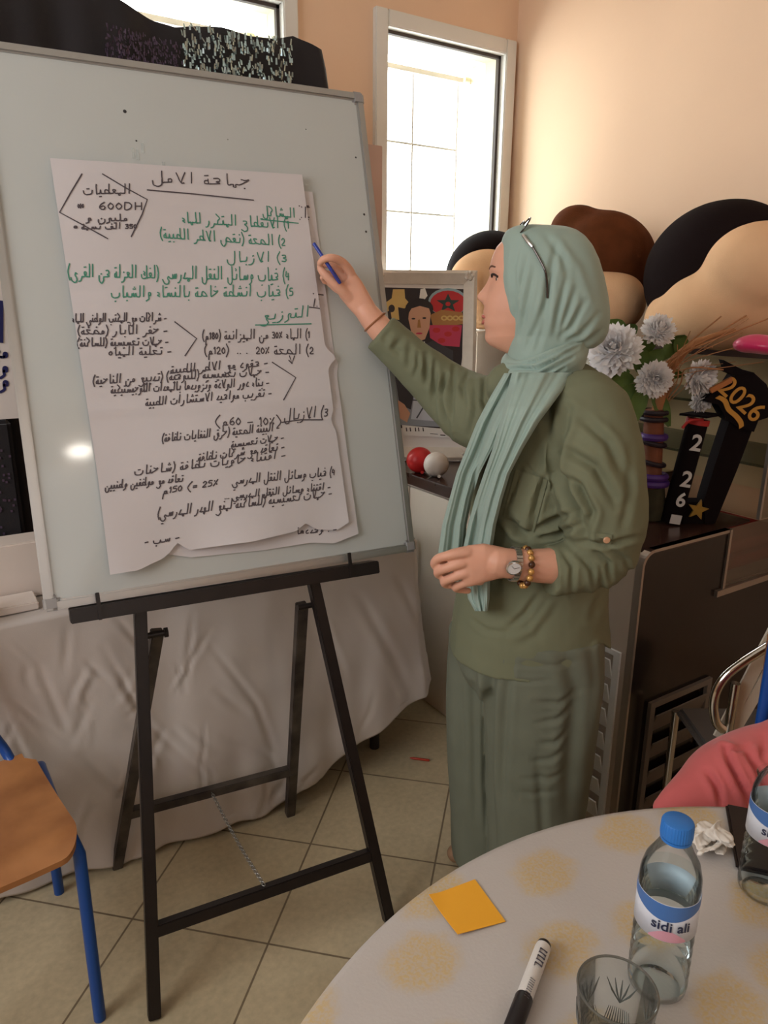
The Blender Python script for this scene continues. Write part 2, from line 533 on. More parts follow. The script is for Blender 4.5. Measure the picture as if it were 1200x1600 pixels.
# --- sheets
M_paper = mat('flipchart_paper', (208, 203, 205), .7, var=.03, vscale=5)
def sheet(name, outline, n, label, seed, parent=None):
    """outline in board coordinates (picture px), gently rippled thin sheet"""
    tl, tr, br, bl = outline['corners']
    bottom = outline['bottom']                        # list of (u, extra px down)
    NX, NY = 60, 80
    def bot(u):
        for i in range(len(bottom)-1):
            if bottom[i][0] <= u <= bottom[i+1][0]:
                a = (u-bottom[i][0])/(bottom[i+1][0]-bottom[i][0]); return bottom[i][1]+(bottom[i+1][1]-bottom[i][1])*a
        return 0
    vs = []; fs = []
    for sgn in (0, 1):
        for j in range(NY+1):
            v = j/NY
            for i in range(NX+1):
                u = i/NX
                ax = tl[0]+(bl[0]-tl[0])*v; ay = tl[1]+(bl[1]-tl[1])*v
                bx = tr[0]+(br[0]-tr[0])*v; by = tr[1]+(br[1]-tr[1])*v
                x = ax+(bx-ax)*u; y = ay+(by-ay)*u + bot(u)*max(0, (v-.8)/.2)
                for (ev, amp) in outline.get('edge', []):
                    x += (u**6)*amp*math.exp(-((v-ev)/.02)**2)
                lift = .0035 + .0022*sin(7*u+seed)*sin(5*v+seed*2) + .0015*sin(17*v+3*u)
                fold = .0022*math.exp(-((v-.635)/.012)**2) - .0018*math.exp(-((v-.33)/.012)**2)
                lift += fold
                if v > .8: lift += outline.get('curl', .012)*((v-.8)/.2)**2*(.5+.5*sin(11*u+seed*3))
                vs.append(EP(x, y, .0165+n+max(lift, .0006)) + EN*(.0005*sgn))
    off = (NX+1)*(NY+1)
    for sgn in (0, 1):
        for j in range(NY):
            for i in range(NX):
                a = sgn*off+j*(NX+1)+i
                fs.append((a, a+1, a+NX+2, a+NX+1) if sgn else (a, a+NX+1, a+NX+2, a+1))
    rim = [i for i in range(NX+1)]+[(j)*(NX+1)+NX for j in range(1, NY+1)]+[NY*(NX+1)+i for i in range(NX-1, -1, -1)]+[j*(NX+1) for j in range(NY-1, 0, -1)]
    for i in range(len(rim)):
        a, b_ = rim[i], rim[(i+1) % len(rim)]
        fs.append((a, b_, b_+off, a+off))
    mb = MB().add(vs, fs)
    o = build(name, mb, M_paper, parent, angle=60)
    return o
back_sheet = sheet('flipchart_sheet', dict(corners=((98, 258), (488, 300), (560, 838), (186, 888)), bottom=[(0, -20), (.2, -12), (.3, -2), (.6, 2), (.8, 0), (.9, 6), (1, -4)], edge=[(.5, 4)], curl=.002), 0, '', 1.3)
setprops(back_sheet, 'blank flipchart sheet whose right and bottom edges show behind the written sheet', 'paper')
front_sheet = sheet('flipchart_sheet', dict(corners=((78, 247), (472, 273), (545, 822), (172, 872)), bottom=[(0, 26), (.12, 25), (.17, 18), (.22, 12), (.25, 4), (.28, -10), (.33, 4), (.6, 4), (.78, -3), (.82, -14), (.86, -2), (.95, 4), (1, -6)], edge=[(.52, 14), (.70, -6)]), .0085, '', .4)
setprops(front_sheet, 'large creased flipchart sheet covered in handwritten green and black notes taped to the whiteboard', 'paper')

# ------------------------------------------------------------------ handwriting: single-line pen strokes, x grows to the LEFT
def G(w, st, dots=()): return (w, st, dots)
AR = {}
def fam(chars, ini, med, fin, iso):
    for c, dots in chars: AR[c] = dict(i=ini, m=med, f=fin, s=iso, d=dots)
D1u = [(0, .0)]; 
tooth_i = (.5, [[(.06, .42), (.1, .1), (.2, 0), (.5, 0)]], (.12, .75, -.35))
tooth_m = (.5, [[(0, 0), (.14, .02), (.22, .4), (.28, .03), (.5, 0)]], (.22, .75, -.35))
ba_f = (1.05, [[(0, 0), (.14, .02), (.2, .32), (.26, 0), (.55, -.1), (.9, -.02), (1.0, .3)]], (.6, .5, -.42))
ba_s = (1.05, [[(.05, .36), (.12, .02), (.5, -.1), (.88, 0), (.98, .32)]], (.5, .5, -.42))
fam([('ب', 'd1'), ('ت', 'u2'), ('ث', 'u3'), ('پ', 'd3')], tooth_i, tooth_m, ba_f, ba_s)
nun_f = (.85, [[(0, 0), (.12, 0), (.16, -.3), (.42, -.5), (.7, -.3), (.74, .1)]], (.45, .25, 0))
nun_s = (.8, [[(.05, .2), (.08, -.25), (.36, -.48), (.66, -.28), (.7, .16)]], (.38, .3, 0))
fam([('ن', 'u1')], tooth_i, tooth_m, nun_f, nun_s)
ya_f = (.95, [[(0, 0), (.15, .12), (.3, -.02), (.12, -.25), (.3, -.48), (.7, -.42), (.95, -.1)]], (.5, .5, -.75))
ya_s = (.95, [[(.1, .22), (.3, .3), (.36, .1), (.12, -.2), (.3, -.46), (.7, -.4), (.95, -.1)]], (.5, .5, -.75))
fam([('ي', 'd2'), ('ئ', 'h')], tooth_i, tooth_m, ya_f, ya_s)
fam([('ى', '')], tooth_i, tooth_m, ya_f, ya_s)
ha_i = (.7, [[(.55, .5), (.3, .42), (.06, .5), (.3, .25), (.7, 0)]], (.35, .85, -.3))
ha_m = (.75, [[(0, 0), (.3, .08), (.55, .45), (.15, .42)], [(.3, .1), (.5, 0), (.75, 0)]], (.35, .85, -.3))
ha_f = (.85, [[(0, 0), (.3, .05), (.55, .3), (.15, .3)], [(.4, .15), (.12, -.25), (.35, -.6), (.8, -.5)]], (.4, .7, -.3))
fam([('ج', 'd1'), ('ح', ''), ('خ', 'u1')], ha_i, ha_m, ha_f, ha_f)
dal = (.5, [[(.1, .5), (.32, .25), (.3, 0), (0, 0)]], (.2, .8, 0))
dal_f = (.5, [[(0, 0), (.3, 0), (.22, .25), (.12, .45)], [(.3, 0), (.42, .02)]], (.2, .8, 0))
fam([('د', ''), ('ذ', 'u1')], dal, dal_f, dal_f, dal)
ra = (.5, [[(.08, .25), (.12, -.05), (.3, -.3), (.52, -.36)]], (.15, .55, 0))
ra_f = (.52, [[(0, 0), (.1, 0), (.16, -.15), (.32, -.34), (.55, -.38)]], (.2, .4, 0))
fam([('ر', ''), ('ز', 'u1')], ra, ra_f, ra_f, ra)
sin_i = (.95, [[(.05, .35), (.1, .03), (.22, .03), (.28, .32), (.33, .03), (.46, .03), (.52, .32), (.58, 0), (.95, 0)]], (.3, .7, 0))
sin_m = (.95, [[(0, 0), (.1, .03), (.16, .32), (.22, .03), (.36, .03), (.42, .32), (.47, .03), (.58, .3), (.64, 0), (.95, 0)]], (.35, .7, 0))
sin_f = (1.4, [[(0, 0), (.1, .03), (.16, .32), (.22, .03), (.36, .03), (.42, .32), (.48, 0), (.6, .3), (.64, -.2), (.9, -.48), (1.2, -.3), (1.26, .05)]], (.35, .7, 0))
fam([('س', ''), ('ش', 'u3')], sin_i, sin_m, sin_f, sin_f)
sad_i = (1.0, [[(.08, .02), (.35, .36), (.62, .38), (.6, .06), (.1, 0)], [(.6, .04), (.68, .22), (.74, 0), (1.0, 0)]], (.4, .75, 0))
sad_m = sad_i
sad_f = (1.4, [[(0, 0), (.35, .36), (.62, .38), (.6, .06), (.1, 0)], [(.6, .04), (.7, .2), (.74, -.2), (1.0, -.45), (1.3, -.2), (1.32, .1)]], (.4, .75, 0))
fam([('ص', ''), ('ض', 'u1')], sad_i, sad_m, sad_f, sad_f)
ta_i = (.85, [[(.08, .02), (.35, .36), (.6, .34), (.55, .04), (0, 0)], [(.2, 1.0), (.2, .05)], [(.55, .02), (.85, 0)]], (.5, .75, 0))
fam([('ط', ''), ('ظ', 'u1')], ta_i, ta_i, ta_i, ta_i)
ain_i = (.7, [[(.5, .5), (.2, .52), (.12, .28), (.36, .2), (.1, .06), (.7, 0)]], (.3, .85, 0))
ain_m = (.62, [[(0, 0), (.2, .06), (.42, .36), (.12, .36), (.36, .04), (.62, 0)]], (.28, .7, 0))
ain_f = (.8, [[(0, 0), (.2, .06), (.4, .32), (.12, .32), (.3, .04), (.1, -.3), (.4, -.6), (.78, -.45)]], (.3, .7, 0))
ain_s = (.8, [[(.55, .42), (.25, .45), (.15, .22), (.42, .14), (.12, -.1), (.12, -.42), (.5, -.55), (.8, -.4)]], (.3, .8, 0))
fam([('ع', ''), ('غ', 'u1')], ain_i, ain_m, ain_f, ain_s)
fa_i = (.55, [[(.3, .1), (.1, .2), (.18, .42), (.34, .36), (.3, .06), (.55, 0)]], (.22, .8, 0))
fa_m = (.6, [[(0, 0), (.25, .05), (.4, .32), (.18, .38), (.18, .12), (.35, .02), (.6, 0)]], (.28, .75, 0))
fa_f = (1.1, [[(0, 0), (.25, .08), (.35, .32), (.15, .36), (.14, .1), (.5, -.08), (.95, -.02), (1.05, .26)]], (.25, .75, 0))
qa_f = (.95, [[(0, 0), (.25, .06), (.35, .3), (.15, .34), (.16, .05), (.28, -.35), (.6, -.5), (.85, -.25), (.86, .08)]], (.3, .72, 0))
fam([('ف', 'u1')], fa_i, fa_m, fa_f, fa_f)
fam([('ق', 'u2')], fa_i, fa_m, qa_f, qa_f)
ka_i = (.65, [[(.55, 1.0), (.12, .62), (.34, .35), (.36, 0), (.65, 0)]], (0, 0, 0))
ka_m = (.7, [[(0, 0), (.36, 0), (.36, .3), (.12, .58), (.55, .95)], [(.36, 0), (.7, 0)]], (0, 0, 0))
ka_f = (.9, [[(0, 0), (.12, .05), (.14, .95)], [(.12, .1), (.3, -.05), (.75, -.03), (.85, .25)], [(.55, .5), (.38, .38), (.55, .3), (.38, .18)]], (0, 0, 0))
fam([('ك', '')], ka_i, ka_m, ka_f, ka_f)
la_i = (.42, [[(.1, 1.0), (.12, .08), (.2, 0), (.42, 0)]], (0, 0, 0))
la_m = (.45, [[(0, 0), (.15, .03), (.18, 1.0)], [(.18, .2), (.24, .02), (.45, 0)]], (0, 0, 0))
la_f = (.85, [[(0, 0), (.12, .03), (.16, 1.0)], [(.15, .3), (.18, -.2), (.42, -.42), (.7, -.25), (.75, .1)]], (0, 0, 0))
la_s = (.8, [[(.08, 1.0), (.1, -.15), (.36, -.4), (.64, -.22), (.7, .12)]], (0, 0, 0))
fam([('ل', '')], la_i, la_m, la_f, la_s)
mi_i = (.55, [[(.32, .02), (.1, .05), (.12, .3), (.3, .28), (.32, .02), (.55, 0)]], (0, 0, 0))
mi_m = (.55, [[(0, 0), (.2, .02), (.2, -.2), (.36, -.18), (.34, .02), (.55, 0)]], (0, 0, 0))
mi_f = (.55, [[(0, 0), (.15, .02), (.12, .24), (.32, .24), (.32, 0), (.1, 0)], [(.32, .02), (.4, -.1), (.42, -.6)]], (0, 0, 0))
fam([('م', '')], mi_i, mi_m, mi_f, mi_f)
he_i = (.65, [[(.1, .02), (.1, .35), (.34, .4), (.42, .12), (.24, .05), (.24, .25), (.45, .05), (.65, 0)]], (.2, .8, 0))
he_m = (.6, [[(0, 0), (.22, .05), (.2, .36), (.36, .3), (.25, -.02), (.3, -.3), (.42, -.1), (.36, 0), (.6, 0)]], (.2, .8, 0))
he_f = (.48, [[(0, 0), (.12, .02), (.16, .42)], [(.16, .3), (.36, .26), (.36, .02), (.12, 0)]], (.25, .75, 0))
he_s = (.5, [[(.2, .42), (.06, .2), (.2, 0), (.4, .1), (.36, .3), (.2, .42)]], (.22, .75, 0))
fam([('ه', ''), ('ة', 'u2')], he_i, he_m, he_f, he_s)
wa = (.6, [[(.34, .1), (.12, .1), (.14, .34), (.32, .34), (.34, .05), (.3, -.2), (.6, -.4)]], (.25, .7, 0))
wa_f = (.6, [[(0, 0), (.14, .04), (.14, .32), (.32, .32), (.34, .05), (.32, -.2), (.6, -.4)]], (.25, .7, 0))
fam([('و', ''), ('ؤ', 'h')], wa, wa_f, wa_f, wa)
al = (.36, [[(.15, 1.0), (.18, 0)]], (.15, 1.25, -.25))
al_f = (.4, [[(0, 0), (.14, .02), (.18, .98)]], (.18, 1.25, -.25))
fam([('ا', ''), ('أ', 'h'), ('إ', 'hd'), ('آ', 'md')], al, al_f, al_f, al)
lal = (.7, [[(.08, .95), (.32, .02), (.15, 0)], [(.62, .9), (.36, .05), (.15, 0)]], (.15, 1.2, 0))
lal_f = (.7, [[(0, 0), (.2, .02), (.1, .9)], [(.2, .02), (.36, .12), (.6, .9)]], (.15, 1.2, 0))
fam([('ﻻ', ''), ('ﻷ', 'h')], lal, lal_f, lal_f, lal)
fam([('ء', '')], *[(.4, [[(.28, .36), (.1, .3), (.12, .14), (.28, .12), (.04, -.02)]], (0, 0, 0))]*4)
NOJOIN = set('اأإآدذرزوؤءىةﻻﻷ')
LT = {  # left-to-right marks: width, strokes with x to the right
 '0': (.45, [[(.22, .62), (.05, .32), (.22, .02), (.4, .32), (.22, .62)]]),
 '1': (.28, [[(.04, .5), (.16, .68), (.16, 0)]]), '2': (.5, [[(.06, .5), (.22, .68), (.4, .5), (.3, .28), (.06, .02), (.44, .02)]]),
 '3': (.48, [[(.08, .62), (.34, .64), (.36, .42), (.16, .36), (.4, .24), (.34, .02), (.05, .04)]]),
 '4': (.5, [[(.1, .68), (.06, .3), (.42, .3)], [(.34, .55), (.34, 0)]]), '5': (.48, [[(.4, .66), (.12, .66), (.1, .4), (.36, .38), (.38, .08), (.06, .02)]]),
 '6': (.46, [[(.34, .68), (.1, .4), (.08, .1), (.28, .0), (.4, .18), (.28, .34), (.1, .22)]]), '8': (.46, [[(.24, .36), (.08, .52), (.24, .68), (.38, .52), (.24, .36), (.06, .18), (.24, 0), (.42, .18), (.24, .36)]]),
 'D': (.6, [[(.1, .68), (.1, 0), (.4, .06), (.52, .34), (.4, .62), (.1, .68)]]), 'H': (.6, [[(.1, .68), (.1, 0)], [(.48, .68), (.48, 0)], [(.1, .34), (.48, .34)]]),
 'I': (.5, [[(.05, 1.0), (.45, .98)], [(.25, 1.0), (.25, 0)], [(.05, 0), (.45, .02)]]), '%': (.5, [[(.1, .6), (.14, .5)], [(.42, .68), (.08, 0)], [(.36, .2), (.4, .1)]]),
 '(': (.34, [[(.28, 1.0), (.08, .5), (.12, .05), (.3, -.3)]]), ')': (.34, [[(.06, 1.0), (.26, .5), (.22, .05), (.04, -.3)]]),
 '<': (.5, [[(.45, .9), (.08, .3), (.42, -.3)]]), '>': (.5, [[(.06, .9), (.42, .3), (.08, -.3)]]),
 '-': (.55, [[(.08, .22), (.48, .25)]]), '=': (.5, [[(.06, .34), (.42, .36)], [(.06, .16), (.42, .18)]]), '.': (.25, [[(.1, .05), (.13, .02)]]),
 '*': (.5, [[(.1, .15), (.42, .45)], [(.1, .45), (.42, .15)], [(.26, .5), (.26, .1)], [(.06, .3), (.46, .3)]]), '+': (.4, [[(.06, .3), (.36, .3)], [(.2, .48), (.2, .1)]]),
 'm': (.6, [[(.06, .35), (.08, 0)], [(.08, .25), (.2, .36), (.28, .02)], [(.28, .25), (.42, .36), (.52, .02)]]),
}
def curve2(pts, k=4):
    if len(pts) < 3: return pts
    return [(q.x, q.y) for q in smooth_path([(a, b, 0) for a, b in pts], k)]
def dots_of(kind, d):
    cx, up, dn = d; o = []
    tick = lambda x, y: o.append([(x-.035, y+.02), (x+.035, y-.02)])
    if kind == 'u1': tick(cx, up)
    elif kind == 'u2': o.append([(cx-.12, up+.02), (cx+.12, up-.01)])
    elif kind == 'u3': tick(cx-.1, up); tick(cx+.1, up); tick(cx, up+.16)
    elif kind == 'd1': tick(cx, dn)
    elif kind == 'd2': o.append([(cx-.12, dn+.02), (cx+.12, dn-.01)])
    elif kind == 'h': o.append([(cx+.06, up+.08), (cx-.06, up), (cx+.08, up-.08)])
    elif kind == 'hd': o.append([(cx+.06, dn+.08), (cx-.06, dn), (cx+.08, dn-.08)])
    elif kind == 'md': o.append([(cx-.15, up-.05), (cx, up+.02), (cx+.15, up)])
    return o
def write(text):
    """-> (width, strokes) with x growing to the left"""
    text = text.replace('لا', 'ﻻ').replace('لأ', 'ﻷ')
    toks = []; i = 0
    while i < len(text):                                # numbers read left to right inside the line
        c = text[i]
        if c in '0123456789DHm':
            j = i
            while j < len(text) and text[j] in '0123456789DHm%': j += 1
            toks += list(text[i:j])[::-1]; i = j
        else: toks.append(c); i += 1
    x = 0; out = []
    for i, c in enumerate(toks):
        if c == ' ': x += .42; continue
        if c in AR:
            pj = i > 0 and toks[i-1] in AR and toks[i-1] not in NOJOIN and c != 'ء'
            nj = i+1 < len(toks) and toks[i+1] in AR and toks[i+1] != 'ء' and c not in NOJOIN
            w_, st, d = AR[c]['m' if pj and nj else 'f' if pj else 'i' if nj else 's']
            if not pj: x += .06
            for s in st: out.append([(x+a, b) for a, b in curve2(s)])
            for s in dots_of(AR[c]['d'], d): out.append([(x+a, b) for a, b in s])
            x += w_
            if not nj: x += .07
        elif c in LT:
            w_, st = LT[c]
            c = {'(': ')', ')': '(', '<': '>', '>': '<'}.get(c, c); w_, st = LT[c]
            for s in st: out.append([(x+w_-a, b) for a, b in curve2(s)])
            x += w_+.06
    return x, out
def ribbon(mb, pts, wd, nrm):
    """flat pen line through 3-D points"""
    n = len(pts)
    if n < 2: return
    L = []; R = []
    for i in range(n):
        t = pts[min(i+1, n-1)]-pts[max(i-1, 0)]
        if t.length < 1e-7: t = EU.copy()
        s = nrm.cross(t).normalized()*wd/2
        L.append(pts[i]+s); R.append(pts[i]-s)
    t0 = (pts[1]-pts[0]).normalized()*wd*.3; t1 = (pts[-1]-pts[-2]).normalized()*wd*.3
    L[0] -= t0; R[0] -= t0; L[-1] += t1; R[-1] += t1
    mb.add([q for p in zip(L, R) for q in p], [(2*i, 2*i+1, 2*i+3, 2*i+2) for i in range(n-1)])
INKN = .0262
ink = {'k': MB(), 'g': MB()}
_rng = random.Random(3)
def line(text, x1, y1, x0, y0, h, col='k', wd=.0027):
    """from the right end (x1, y1) to the left end (x0, y0); h = height of a tall letter in px"""
    h *= .86
    w_, st = write(text)
    ux, uy = (x0-x1)/w_, (y0-y1)/w_
    ln = sqrt(ux*ux+uy*uy); vx, vy = uy/ln*h, -abs(ux)/ln*h
    vx = -.1*h*0 + (uy/ln)*h*(1 if ux < 0 else -1)
    for s in st:
        pts = [INK(x1+ux*a+vx*b+_rng.uniform(-.25, .25), y1+uy*a+vy*b+_rng.uniform(-.25, .25)) for a, b in s]
        ribbon(ink[col], pts, wd, EN)
from mathutils.bvhtree import BVHTree
_vs, _ps = [], []
for _me in (front_sheet.data, back_sheet.data):
    _o = len(_vs); _vs += [v.co.copy() for v in _me.vertices]; _ps += [tuple(i+_o for i in p.vertices) for p in _me.polygons]
_bvh = BVHTree.FromPolygons(_vs, _ps)
def INK(x, y):
    d = ray(x, y).normalized()
    h = _bvh.ray_cast(CP, d)
    return (h[0] if h[0] is not None else EP(x, y, .0168)) + EN*.0009
def strokes(col, *polys, wd=.0027):
    for p in polys: ribbon(ink[col], [INK(x, y) for x, y in p], wd, EN)
# title and hexagon
line('جماعة الامل', 392, 290, 234, 284, 20)
strokes('k', [(230, 297), (300, 303), (396, 313)])
strokes('k', [(128, 272), (110, 302), (93, 332), (130, 352), (168, 373)], [(160, 272), (195, 293), (230, 312), (222, 335), (205, 370)])
line('المعطيات', 205, 302, 128, 303, 17)
line('600DH  *', 224, 328, 118, 327, 19)
line('مليون و', 200, 345, 133, 345, 12)
line('350 الف نسمة *', 214, 357, 114, 358, 11)
# first part
line('I', 485, 340, 467, 340, 19)
strokes('k', [(467, 322), (482, 322)], [(468, 343), (482, 343)])
line('المشاكل', 462, 340, 409, 336, 17, 'g')
strokes('g', [(408, 343), (466, 349)])
line('1) الانقطاع المتكرر للماء', 452, 357, 283, 347, 19, 'g')
line('2) الصحة (نقص الاطر الطبية)', 446, 384, 249, 371, 19, 'g')
line('3) الازبال', 448, 409, 352, 408, 18, 'g')
line('4) غياب وسائل النقل المدرسي (لفك العزلة عن القرى)', 452, 438, 105, 432, 23, 'g')
line('5) غياب انشطة خاصة بالنساء والشباب', 458, 462, 172, 464, 20, 'g')
# second part
strokes('k', [(489, 459), (505, 461)], [(490, 479), (492, 467)], [(495, 479), (498, 467)], [(483, 480), (499, 482)])
line('التوزيع', 484, 494, 405, 500, 20, 'g')
strokes('g', [(399, 508), (486, 506)])
line('1) الماء 30% من الميزانية (180م)', 484, 528, 315, 530, 17)
line('2) الصحة 20%  . ..  (120م)', 490, 553, 318, 553, 18)
strokes('k', [(452, 556), (456, 568), (460, 556)], [(456, 568), (451, 563)])
line('- شراكات مع المكتب الوطني للماء', 260, 501, 112, 503, 15)
line('- حفر الآبار (مضخة)', 262, 521, 120, 522, 16)
line('- حملات تحسيسية (للساكنة)', 263, 538, 120, 541, 15)
line('- تحلية المياه', 268, 553, 168, 555, 15)
strokes('k', [(273, 503), (307, 529), (289, 556)])
line('- عقود مع الاطر الطبية', 418, 571, 265, 583, 15)
line('- حملات تحسيسية (للتوعية) (تدبيع من الناحية)', 420, 585, 144, 600, 16)
line('- بناء دور الولادة وتزويدها بالمعدات اللوجيستيكية', 420, 602, 172, 614, 15)
line('- تقريب مواعيد الاستشارات الطبية', 424, 618, 226, 634, 15)
strokes('k', [(425, 566), (462, 590), (443, 625)])
line('3) الازبال', 512, 650, 442, 656, 20)
strokes('k', [(440, 660), (470, 656), (503, 656)])
line('<10% - 60م>', 440, 664, 334, 664, 20)
line('- البيئة الصحية (حرق النفايات نظافة)', 436, 672, 252, 690, 15)
line('- حملات تحسيسية', 443, 687, 360, 699, 13)
line('- تعاقد مع شركات نظافة', 444, 702, 308, 720, 15)
line('- اقتناء حاويات نظافة (شاحنات', 446, 715, 208, 742, 16)
line('تعاقد مع موظفين وطنيين', 286, 752, 163, 764, 14)
line('4) غياب وسائل النقل المدرسي', 523, 742, 362, 756, 16)
line('25% => 150م', 340, 758, 252, 772, 16)
line('- اقتناء وسائل النقل المدرسي ...', 516, 764, 350, 780, 13)
line('- حملات تحسيسية (للساكنة لمنع الهدر المدرسي)', 518, 775, 245, 808, 18)
line('- . وعددها', 526, 830, 462, 834, 11)
line('- سب -', 280, 843, 224, 851, 14)
M_inkk = mat('black_marker_ink', (78, 70, 76), .6)
M_inkg = mat('green_marker_ink', (66, 138, 116), .6)
build('black_handwriting', ink['k'], M_inkk, front_sheet, smooth=False)
build('green_handwriting', ink['g'], M_inkg, front_sheet, smooth=False)

# ------------------------------------------------------------------ long table with the white cloth behind the easel
M_cloth = mat('white_cotton_cloth', (200, 191, 185), .85, var=.04, vscale=3, bump=.25, bscale=350, bdist=.0008)
M_tabwood = mat('table_wood', (110, 78, 52), .5, var=.3, vscale=6)
M_darkleg = mat('dark_table_leg', (38, 32, 30), .5)
TX0, TX1, TY0, TY1, TZ = -.75, 1.30, 1.80, 2.42, .75
tt = root('trestle_table', ((TX0+TX1)/2, (TY0+TY1)/2, 0), 'long trestle table under the white cloth behind the easel', 'table')
build('tabletop', MB().span((TX0+.01, TY0+.01, TZ-.03), (TX1-.01, TY1-.01, TZ-.004)), M_tabwood, tt, smooth=False)
for x in (TX0+.08, TX1-.115):
    for y in (TY0+.075, TY1-.08):
        build('leg', MB().tube([(x, y, .0), (x, y, TZ-.03)], .017, 10), M_darkleg, tt)
def cloth_over_table():
    # rings: inner top, edge, then down the drop; corner-rounded outline
    def outline(off, z, k):
        pts = []
        x0, x1, y0, y1 = TX0-off, TX1+off, TY0-off, TY1+min(off, .03)
        r = .02+off*.6
        NS = 250
        segs = [((x0+r, y0), (x1-r, y0), NS), ((x1-r, y0), (x1, y0+r), 10), ((x1, y0+r), (x1, y1-r), 40), ((x1, y1-r), (x1-r, y1), 10), ((x1-r, y1), (x0+r, y1), 60), ((x0+r, y1), (x0, y1-r), 10), ((x0, y1-r), (x0, y0+r), 40), ((x0, y0+r), (x0+r, y0), 10)]
        for (a, b, n) in segs:
            for i in range(n):
                u = i/n; pts.append((a[0]+(b[0]-a[0])*u, a[1]+(b[1]-a[1])*u))
        return pts
    rings = []
    rings.append([Vector((x, y, TZ)) for x, y in outline(-.05, TZ, 0)])
    rings.append([Vector((x, y, TZ+.001)) for x, y in outline(-.012, TZ, 0)])
    rings.append([Vector((x, y, TZ-.004)) for x, y in outline(.003, TZ, 0)])
    K = 110
    def hem(x, y):
        if y < TY0+.15:
            if x > .70: h = .015 + .245*((x-.70)/.68)**1.25
            else: h = .016
        else: h = .25
        return h
    for k in range(1, K+1):
        v = k/K
        o = outline(.003+.048*v**1.3, 0, k)
        ring = []
        for i, (x, y) in enumerate(o):
            h = hem(x, y)
            z = TZ-.004-(TZ-.004-h)*v
            s = x*1.0+y*1.3
            am = v**1.2
            rip = am*(.017*sin(s*9.5+1.1)+.010*sin(s*23+.6*v*3)+.006*sin(s*41+2*v))
            rip += .003*sin(s*60+v*9)*am + .004*sin(14*v+s*5)*am
            front = y < TY0+.005
            lf = max(0, min(1, (.42-x)/.32)); lf = lf*lf*(3-2*lf)
            if front: y += lf*(.055*v**1.3); rip *= 1-.6*lf
            if front: q = Vector((x, y+rip*.6, z + .006*sin(s*31)*(v > .96)))
            else: q = Vector((x+rip*.6, y, z))
            if front: q.y = min(q.y, TY0+.03)
            ring.append(q)
        rings.append(ring)
    mb = MB().loft(rings, cap=False)
    n = len(rings[0])
    mb.f.append(tuple(range(n-1, -1, -1)))
    return mb
cl = build('tablecloth', cloth_over_table(), M_cloth, None, angle=75)
so = cl.modifiers.new('thickness', 'SOLIDIFY'); so.thickness = .0025; so.offset = 1
def cfold(co, no):
    rs = random.Random(31); ex = []
    for i in range(46):
        x = rs.uniform(0, 690); y = rs.uniform(960, 1300); a = rs.choice((rs.uniform(.6, 1.1), rs.uniform(1.9, 2.3), rs.uniform(1.3, 1.7))); L = rs.uniform(35, 110)
        ex.append(([(x, y), (x+cos(a)*L*.5+rs.uniform(-6, 6), y+sin(a)*L*.5), (x+cos(a)*L, y+sin(a)*L)], rs.uniform(2.5, 6), rs.choice((1, 1, -1))*rs.uniform(.002, .0042)))
    return creases(co, no, ex+[([(160, 1010), (230, 1130), (340, 1230)], 5, .004), ([(60, 1040), (110, 1160)], 6, .004), ([(330, 1010), (400, 1100), (430, 1180)], 5, .004), ([(560, 930), (600, 1000), (640, 1080)], 7, .006), ([(500, 960), (540, 1060)], 5, .004),
        ([(300, 960), (290, 1080)], 4, .003), ([(130, 1180), (190, 1240), (260, 1320)], 6, .004), ([(620, 900), (660, 980)], 6, .005), ([(0, 1100), (60, 1230)], 6, .004), ([(350, 1150), (420, 1180), (450, 1240)], 5, .003)]) + .0012*nz(co, 45, 3)
displace(cl.data, cfold)
setprops(cl, 'white cotton tablecloth hanging in soft folds over the long table behind the easel', 'tablecloth')

# ------------------------------------------------------------------ sideboard and glazed counter along the right wall
M_side = mat('sideboard_white', (222, 210, 196), .45, var=.04)
M_dkwood = mat('dark_brown_top', (62, 42, 36), .22, var=.3, vscale=14)
CX = 1.49; CZ = .88
sb = root('sideboard', (1.9, 2.15, 0), 'white sideboard with thick dark brown top between cloth-covered table and woman', 'sideboard')
build('body', MB().span((CX+.02, 1.66, .0), (XR-.005, YB-.03, CZ-.04)), M_side, sb, smooth=False, bevel=.003)
build('worktop', MB().span((CX, 1.65, CZ-.04), (XR-.004, YB-.028, CZ)), M_dkwood, sb, smooth=False, bevel=.003)
for y0, y1 in ((1.67, 2.13), (2.14, 2.61)):
    d = build('door', MB().span((CX+.006, y0, .05), (CX+.02, y1, CZ-.05)), M_side, sb, smooth=False, bevel=.002)
    yy = y1-.05 if y0 < 1.8 else y0+.05
    build('handle', MB().tube([(CX-.008, yy, .55), (CX-.008, yy, .65)], .005, 8), M_alu, d)

M_dark = mat('brown_glossy_laminate', (27, 18, 17), .18, spec=.5, var=.35, vscale=10)
M_steel = mat('polished_trim', (170, 160, 152), .3, .8)
M_shell = mat('fridge_side_paint', (196, 182, 168), .45, var=.05)
M_vent = mat('vent_louvre_paint', (232, 234, 234), .5)
M_vent2 = mat('grey_vent_paint', (112, 104, 98), .5)
cy0, cy1 = 1.105, 1.645
co_ = root('display_counter', (1.9, 1.37, 0), 'dark brown glazed display counter with white louvred front behind the woman', 'counter')
XE = 1.862; XC = 2.0                                     # where the upper glazed part begins
k = MB(); k.span((CX+.004, cy0+.02, .02), (XE, cy1, CZ-.012)); k.span((XE, cy0+.02, .02), (XR-.005, cy1, .70))
build('cabinet_body', k, M_shell, co_, smooth=False, bevel=.002)
